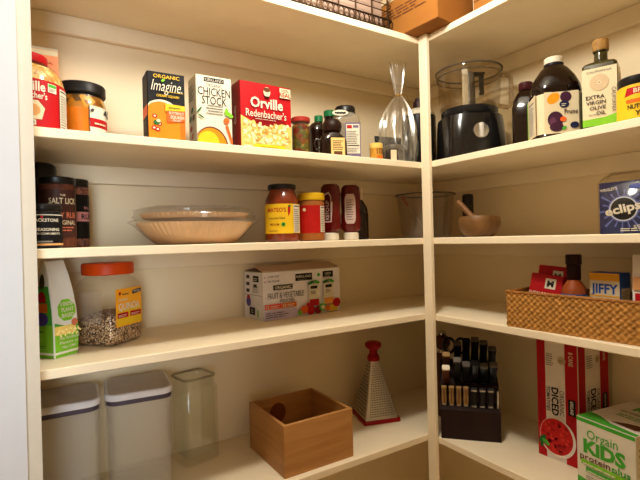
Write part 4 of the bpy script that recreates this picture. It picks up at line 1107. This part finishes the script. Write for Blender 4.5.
# ------------------------------------------------------------------ shelf E, right: knife block
def knife_block():
    n2 = Vector((-.1241, -.1166, 0)).normalized()
    ctr = Vector((.0585, -.1025, 0))-n2*.062
    rz = math.atan2(n2.x, -n2.y)
    t = thing('knife_block', 'dark wood knife block full of knives by the post', 'knife block', (ctr.x, ctr.y, zE), rz)
    DW = woodmat('block_wood', (24, 7, 5), (33, 10, 7), 8, (8, 1, 1), .6)
    W = .168
    prof = [(-.062, 0), (-.062, .086), (-.030, .104), (-.030, .150), (.062, .205), (.062, 0)]
    finish('block', prism(G(), prof, W, DW), t)
    M0 = Matrix.Translation((ctr.x, ctr.y, zE)) @ Matrix.Rotation(rz, 4, 'Z')
    TAN = mat('tan_handle', (150, 118, 74), .45, var=.15); BH = mat('black_handle', (18, 15, 14), .3); BR = woodmat('brown_handle', (74, 40, 24), (98, 56, 34), 8, (1, 1, 6), .45)
    DST = mat('dark_steel', (96, 90, 84), .4, .6)
    def knife(name, lab, lx, py, pz, L, hm, cap, group, wd=.0085, tilt=30, cat='knife', end=None):
        a = M0 @ Vector((lx, py, pz))
        k = thing(name, lab, cat, a, rz, group); k.rotation_euler = (R(tilt), 0, rz)
        g = G(); box(g, (0, 0, -.012), (wd*1.3, .002, .024), STEEL); box(g, (0, 0, .004), (wd*1.4, wd*.9, .008), STEEL, .001); finish('blade', g, k)
        g = G(); loft(g, [rrect(wd*1.5, wd*1.2, .003, .008), rrect(wd*1.75, wd*1.4, .004, .008+L*.3), rrect(wd*1.55, wd*1.2, .004, .008+L*.65), rrect(wd*1.8, wd*1.4, .004, .008+L)], hm); finish('handle', g, k)
        if hm is TAN:
            g = G(); box(g, (0, -.0001-wd*.6, .008+L*.5), (wd*.25, .003, L*.8), BROWN); finish('tang', g, k)
        if cap:
            g = G(); loft(g, [rrect(wd*1.8, wd*1.4, .004, .0081+L), rrect(wd*1.7, wd*1.3, .004, .013+L)], end or STEEL); finish('end_cap', g, k)
    xs = [-.073, -.052, -.031, -.011]
    for k, x in enumerate(xs):
        knife('steak_knife', ('leftmost' if k == 0 else 'second' if k == 1 else 'third' if k == 2 else 'rightmost')+' tan-handled steak knife in the block\'s low front row', x, -.048, .0945, .056, TAN, False, 'tan-handled steak knives in the block', .0085, 16)
    for k, x in enumerate((.012, .035, .058)):
        knife('paring_knife', ('left', 'middle', 'right')[k]+' of three black-handled knives in the block\'s low front row', x, -.048, .0945, .048, BH, True, 'black-handled front row knives', .010, 16)
    knife('slim_tool', 'thin steel handled tool at the right end of the block\'s front row', .078, -.048, .0945, .040, STEEL, True, None, .004, 10, 'tool')
    back = [(-.034, -.018, .095, True), (-.009, -.016, .075, True), (.016, -.018, .088, False), (.041, -.016, .070, True), (.066, -.018, .080, True),
            (-.030, .026, .090, True), (-.005, .028, .105, False), (.020, .026, .108, True), (.045, .028, .095, True), (.070, .026, .075, True)]
    words = ['leftmost', 'second from left', 'middle', 'fourth from left', 'rightmost']
    for k, (x, y, L, cap) in enumerate(back):
        pz = .150+(y+.030)/.092*.055
        knife('kitchen_knife', '%s black-handled knife in the block\'s %s row' % (words[k % 5], 'middle' if k < 5 else 'back'), x, y, pz, L, BH, cap, 'black-handled kitchen knives in the block', .0130, 38 if k < 5 else 26, end=DST)
    # brown wooden rolling handles at the left
    knife('sharpening_steel', 'brown wooden handle with white end at the block\'s left side', -.066, -.020, .154, .070, BR, True, None, .0125, 42, 'sharpening steel', WHITE)
    knife('serving_fork', 'brown wooden handle with tan end behind the white-ended one', -.064, .014, .176, .080, BR, True, None, .0125, 40, 'carving fork', TAN)
    # scissors
    a = M0 @ Vector((-.036, .042, .193))
    k = thing('kitchen_scissors', 'black looped kitchen scissors at the back of the knife block', 'scissors', a, rz); k.rotation_euler = (R(20), 0, rz)
    g = G(); box(g, (0, 0, .012), (.012, .003, .060), STEEL); finish('blade', g, k)
    for s_ in (-1, 1):
        g = G(); tube(g, [(s_*.017+.016*math.cos(a_*PI/12), 0, .070+.026*math.sin(a_*PI/12)) for a_ in range(24)], .0045, BH, 8, closed=True); finish('finger_loop', g, k)
    # pepper mill standing behind the block in the corner by the post
    k = thing('pepper_mill', 'tall dark brown pepper mill with chrome top behind the post', 'pepper mill', (.150, .085, zE)); k.scale = (1, 1, .90)
    g = G(); lathe(g, [(.028, 0), (.030, .004), (.026, .04), (.020, .12), (.024, .19), (.027, .225), (.022, .232)], BR, 32); finish('body', g, k)
    g = G(); lathe(g, [(.022, .2325), (.024, .235), (.024, .245), (.020, .249)], CHROME, 32); finish('collar', g, k)
    g = G(); lathe(g, [(.018, .2495), (.026, .262), (.027, .278), (.018, .292)], BR, 32); finish('head', g, k)
    g = G(); lathe(g, [(.008, .2925), (.013, .298), (.014, .306), (.008, .313)], CHROME, 24); finish('top_knob', g, k)
knife_block()

def tomato_box():
    W, D, H = .112, .150, .328
    t = carton('diced_tomatoes_box', 'tall red and white canned tomatoes box with tomato bowl picture', 'box', (.220, -.316, zE), RL, W, D, H, WHITE, bev=.001)
    def face(s, Wf):
        w2 = Wf/2-.001; rs = .024*Wf/.112
        s.rect(-w2, .001, w2, H-.001, mat('print_pale', (226, 216, 208))); s.rect(-w2, .001, -w2+rs, H-.001, RED); s.rect(w2-rs*1.35, .001, w2, H-.001, RED)
        s.text('8 CANS', w2-rs*.68, H-.052, .012, CREAM, w=.036, rot=-PI/2, bold=.02)
        s.rect(w2-rs*1.05, .130, w2-rs*.25, .172, BLACK); s.text('KIRKLAND', w2-rs*.65, .151, .008, WHITE, w=.034, rot=-PI/2, bold=.02)
        s.text('ORGANIC', w2-rs*1.35-.009*Wf/.112, .156, .012*Wf/.112, DGREY, w=.066, rot=-PI/2, bold=0)
        s.text('DICED', -.0045*Wf/.112, .156, .018*Wf/.112, BLACK, w=.074, rot=-PI/2, bold=.03); s.text('TOMATOES', -w2+rs+.008*Wf/.112, .160, .010*Wf/.112, DGREY, w=.066, rot=-PI/2)
        s.ell(.015, .268, .011, .011, mat('print_beige', (196, 172, 138)), 18); s.lines(.008, .264, .022, .272, 2, DGREEN); s.lines(-w2+rs+.004, .250, -.004, .285, 6, GREYT)
        s.lines(-w2+rs*.3, .08, -w2+rs*.5, .21, 18, DRED)
    s = Sheet(); face(s, W)
    s.ellclip(.000, .062, .049, .052, mat('bowl_white', (222, 208, 196)), -.052, .052, .006, H); s.ellclip(-.003, .064, .045, .047, mat('tomato_red', (190, 30, 28), .35, var=.2, scale=90), -.052, .052, .006, H)
    rn = random.Random(6)
    for k in range(40):
        a, r0 = rn.uniform(0, 6.28), .04*math.sqrt(rn.random()); s.L = 24; s.poly([(-.003+r0*math.cos(a)+.006*math.cos(b+k), .064+r0*math.sin(a)+.005*math.sin(b+k)) for b in (0, 1.4, 3.1, 4.6)], mat('tomato_dice%d' % (k % 2), ((210, 50, 40), (160, 18, 20))[k % 2], .35))
    s.L = 26; s.ell(-.040, .048, .014, .007, DGREEN, 12, .9); s.ell(-.030, .042, .012, .006, GREEN, 12, -.6); s.ell(-.042, .036, .010, .005, DGREEN, 10, 1.6)
    s.build('front_print', t, f_front(D))
    s = Sheet(); face(s, D); s.build('side_print', t, f_right(W))
tomato_box()

def shake_box():
    W, D, H = .140, .205, .160
    a = math.atan2(-(.065-.088), .147)  # slight turn of the front face
    ang = RL-R(9)
    c = Vector((.088, -.397, 0)); rot = Matrix.Rotation(ang, 3, 'Z')
    ctr = c-(rot @ Vector((-W/2, -D/2, 0)))
    t = carton('protein_shake_box', 'white and green kids protein drink carton', 'box', (ctr.x, ctr.y, zE), ang, W, D, H, WHITE, bev=.001)
    s = Sheet(); w2 = W/2-.001
    s.rect(-w2, .001, w2, H-.001, WHITE); s.rect(-w2, H-.010, w2, H-.001, GREEN); s.poly([(-w2, .001), (w2*.1, .001), (-w2*.4, .012), (-w2, .018)], GREEN)
    s.text('Orgain', -.006, H-.034, .021, GREEN, w=.074, bold=0.005)
    s.text('KiDS', -.002, H-.064, .030, GREEN, w=.100, bold=.05)
    s.text('protein', -.024, H-.090, .015, BROWN, w=.074, bold=.01); s.text('plus', .038, H-.091, .015, GREEN, w=.042, bold=.02)
    s.poly([(-.058, H-.110), (.056, H-.112), (.056, H-.100), (-.058, H-.098)], LIME); s.lines(-.054, H-.109, .050, H-.101, 1, WHITE)
    s.poly([(-.046, H-.124), (.056, H-.126), (.056, H-.115), (-.046, H-.113)], GREEN); s.lines(-.042, H-.123, .050, H-.117, 1, WHITE)
    s.lines(-.046, .020, .0, .030, 2, GREYT); s.poly([(-.02, .002), (0, .002), (-.006, .010), (-.016, .014)], BROWN); s.ell(.014, .006, .008, .004, BROWN, 10)
    s.ell(w2-.012, .016, .011, .012, BLUE, 20); s.text('8g', w2-.012, .016, .008, WHITE)
    s.build('front_print', t, f_front(D))
    s = Sheet(); s.rect(-w2, -D/2+.001, w2, D/2-.001, mat('print_pale2', (222, 214, 204)))
    s.poly([(-w2, -D/2+.001), (w2, -D/2+.001), (w2, -D/2+.014), (.0, -D/2+.022), (-w2*.6, -D/2+.045), (-w2, -D/2+.05)], GREEN)
    s.poly([(-.01, -D/2+.035), (.05, -D/2+.028), (w2, -D/2+.045), (w2, -D/2+.07), (.02, -D/2+.055)], BROWN)
    s.text('KiDS', .015, .055, .028, GREEN, w=.09, bold=.05); s.text('protein plus', .012, .020, .013, DGREEN, w=.10, bold=.02); s.lines(-.03, -.02, .05, .004, 2, GREEN)
    s.text('Orgain', .012, .085, .016, GREEN, w=.06)
    s.build('top_print', t, f_top(H))
    s = Sheet(); s.rect(-D/2+.001, .001, D/2-.001, H-.001, CREAM); s.lines(-D/2+.010, .02, D/2-.02, H-.02, 9, GREYT); s.build('side_print', t, f_right(W))
shake_box()

# ------------------------------------------------------------------ top shelf
def wire_basket():
    t = thing('wire_basket', 'dark bronze wire basket on the top shelf', 'basket', (-.300, .120, zA), R(0))
    WM = mat('bronze_wire', (58, 40, 26), .4, .8)
    W, D, H = .385, .228, .14
    def rail(z, r, name):
        g = G(); tube(g, [(x, y, z) for x, y, _ in rrect(W, D, .015, 0)], r, WM, 8, closed=True); finish(name, g, t)
    rail(.004, .003, 'bottom_rail'); rail(.030, .0026, 'middle_rail'); rail(H, .0036, 'top_rail')
    g = G(); n = 22
    for k in range(n):   # rounded honeycomb band along the front and the right end
        cx = -W/2+W*(k+.5)/n; tube(g, [(cx+.0085*math.cos(a*PI/6), -D/2, .017+.012*math.sin(a*PI/6)) for a in range(12)], .0016, WM, 6, closed=True)
    for k in range(13):
        cy = -D/2+D*(k+.5)/13; tube(g, [(W/2, cy+.0085*math.cos(a*PI/6), .017+.012*math.sin(a*PI/6)) for a in range(12)], .0012, WM, 6, closed=True)
    finish('scroll_band', g, t)
    g = G()
    for z in (.052, .072, .092, .112): tube(g, [(x, y, z) for x, y, _ in rrect(W, D, .015, 0)], .0013, WM, 6, closed=True)
    for k in range(7): x = -W/2+.02+k*(W-.04)/6; tube(g, [(x, -D/2, .004), (x, -D/2, H)], .0022, WM, 6); tube(g, [(x, D/2, .004), (x, D/2, H)], .0022, WM, 6)
    for k in range(4): y = -D/2+.02+k*(D-.04)/3; tube(g, [(W/2, y, .004), (W/2, y, H)], .0022, WM, 6); tube(g, [(-W/2, y, .004), (-W/2, y, H)], .0022, WM, 6)
    for k in range(12): y = -D/2+.012+k*(D-.024)/11; tube(g, [(-W/2, y, .004), (W/2, y, .004)], .0014, WM, 6)
    finish('wire_mesh', g, t)
    PP = mat('paper_pack', (168, 142, 126), .6, var=.05)
    for k, (x, w_) in enumerate(((-.085, .165), (.088, .165))):
        p = thing('paper_napkin_pack', ('left', 'right')[k]+' pale paper pack lying inside the wire basket', 'paper pack', (-.300+x, .122, zA+.0058), R(-1+3*k), 'paper packs inside the wire basket')
        g = G(); box(g, (0, 0, .05), (w_, .195, .098), PP, .008); finish('pack', g, p)
wire_basket()

def card_boxes():
    t = thing('cardboard_box', 'brown cardboard box overhanging the inner corner of the top shelf', 'box', (0, 0, zA), 0)
    ang = R(5.0); c = Vector((-.0575, -.1215, 0)); W, D, H = .168, .250, .115
    rot = Matrix.Rotation(ang, 3, 'Z'); ctr = c-(rot @ Vector((-W/2, -D/2, 0)))
    t.location = (ctr.x, ctr.y, zA+.0012); t.rotation_euler = (0, 0, ang)
    finish('box', box(G(), (0, 0, H/2), (W, D, H), CARD, .001, 1), t)
    s = Sheet()
    for k, n in enumerate((7, 6, 7, 5)):
        s.lines(-.085, .084-k*.009, .100, .092-k*.009, 1, BROWN, .5, k)
    s.build('side_print', t, f_left(W))
    g = G(); box(g, (0, 0, H+.0006), (W-.002, .05, .0008), mat('packing_tape', (170, 130, 96), .3)); finish('tape', g, t)
    t = thing('cardboard_tray', 'shallow brown cardboard box behind the overhanging one on the right run', 'box', (.187, -.232, zA), R(4))
    finish('box', box(G(), (0, 0, .06), (.235, .19, .12), mat('cardboard_light', (158, 104, 46), .75, var=.05), .001, 1), t)
    g = G(); box(g, (-.1178, 0, .060), (.0006, .188, .003), BROWN); finish('seam', g, t)
card_boxes()

# ceiling lamp fitting
t = thing('ceiling_lamp', 'round glass ceiling lamp above the shelves, out of the photo', 'lamp', (-.54, -.37, 2.45))
g = G(); lathe(g, [(.09, -.001), (.09, -.02), (.05, -.03)], WHITE, 32); finish('lamp_base', g, t)
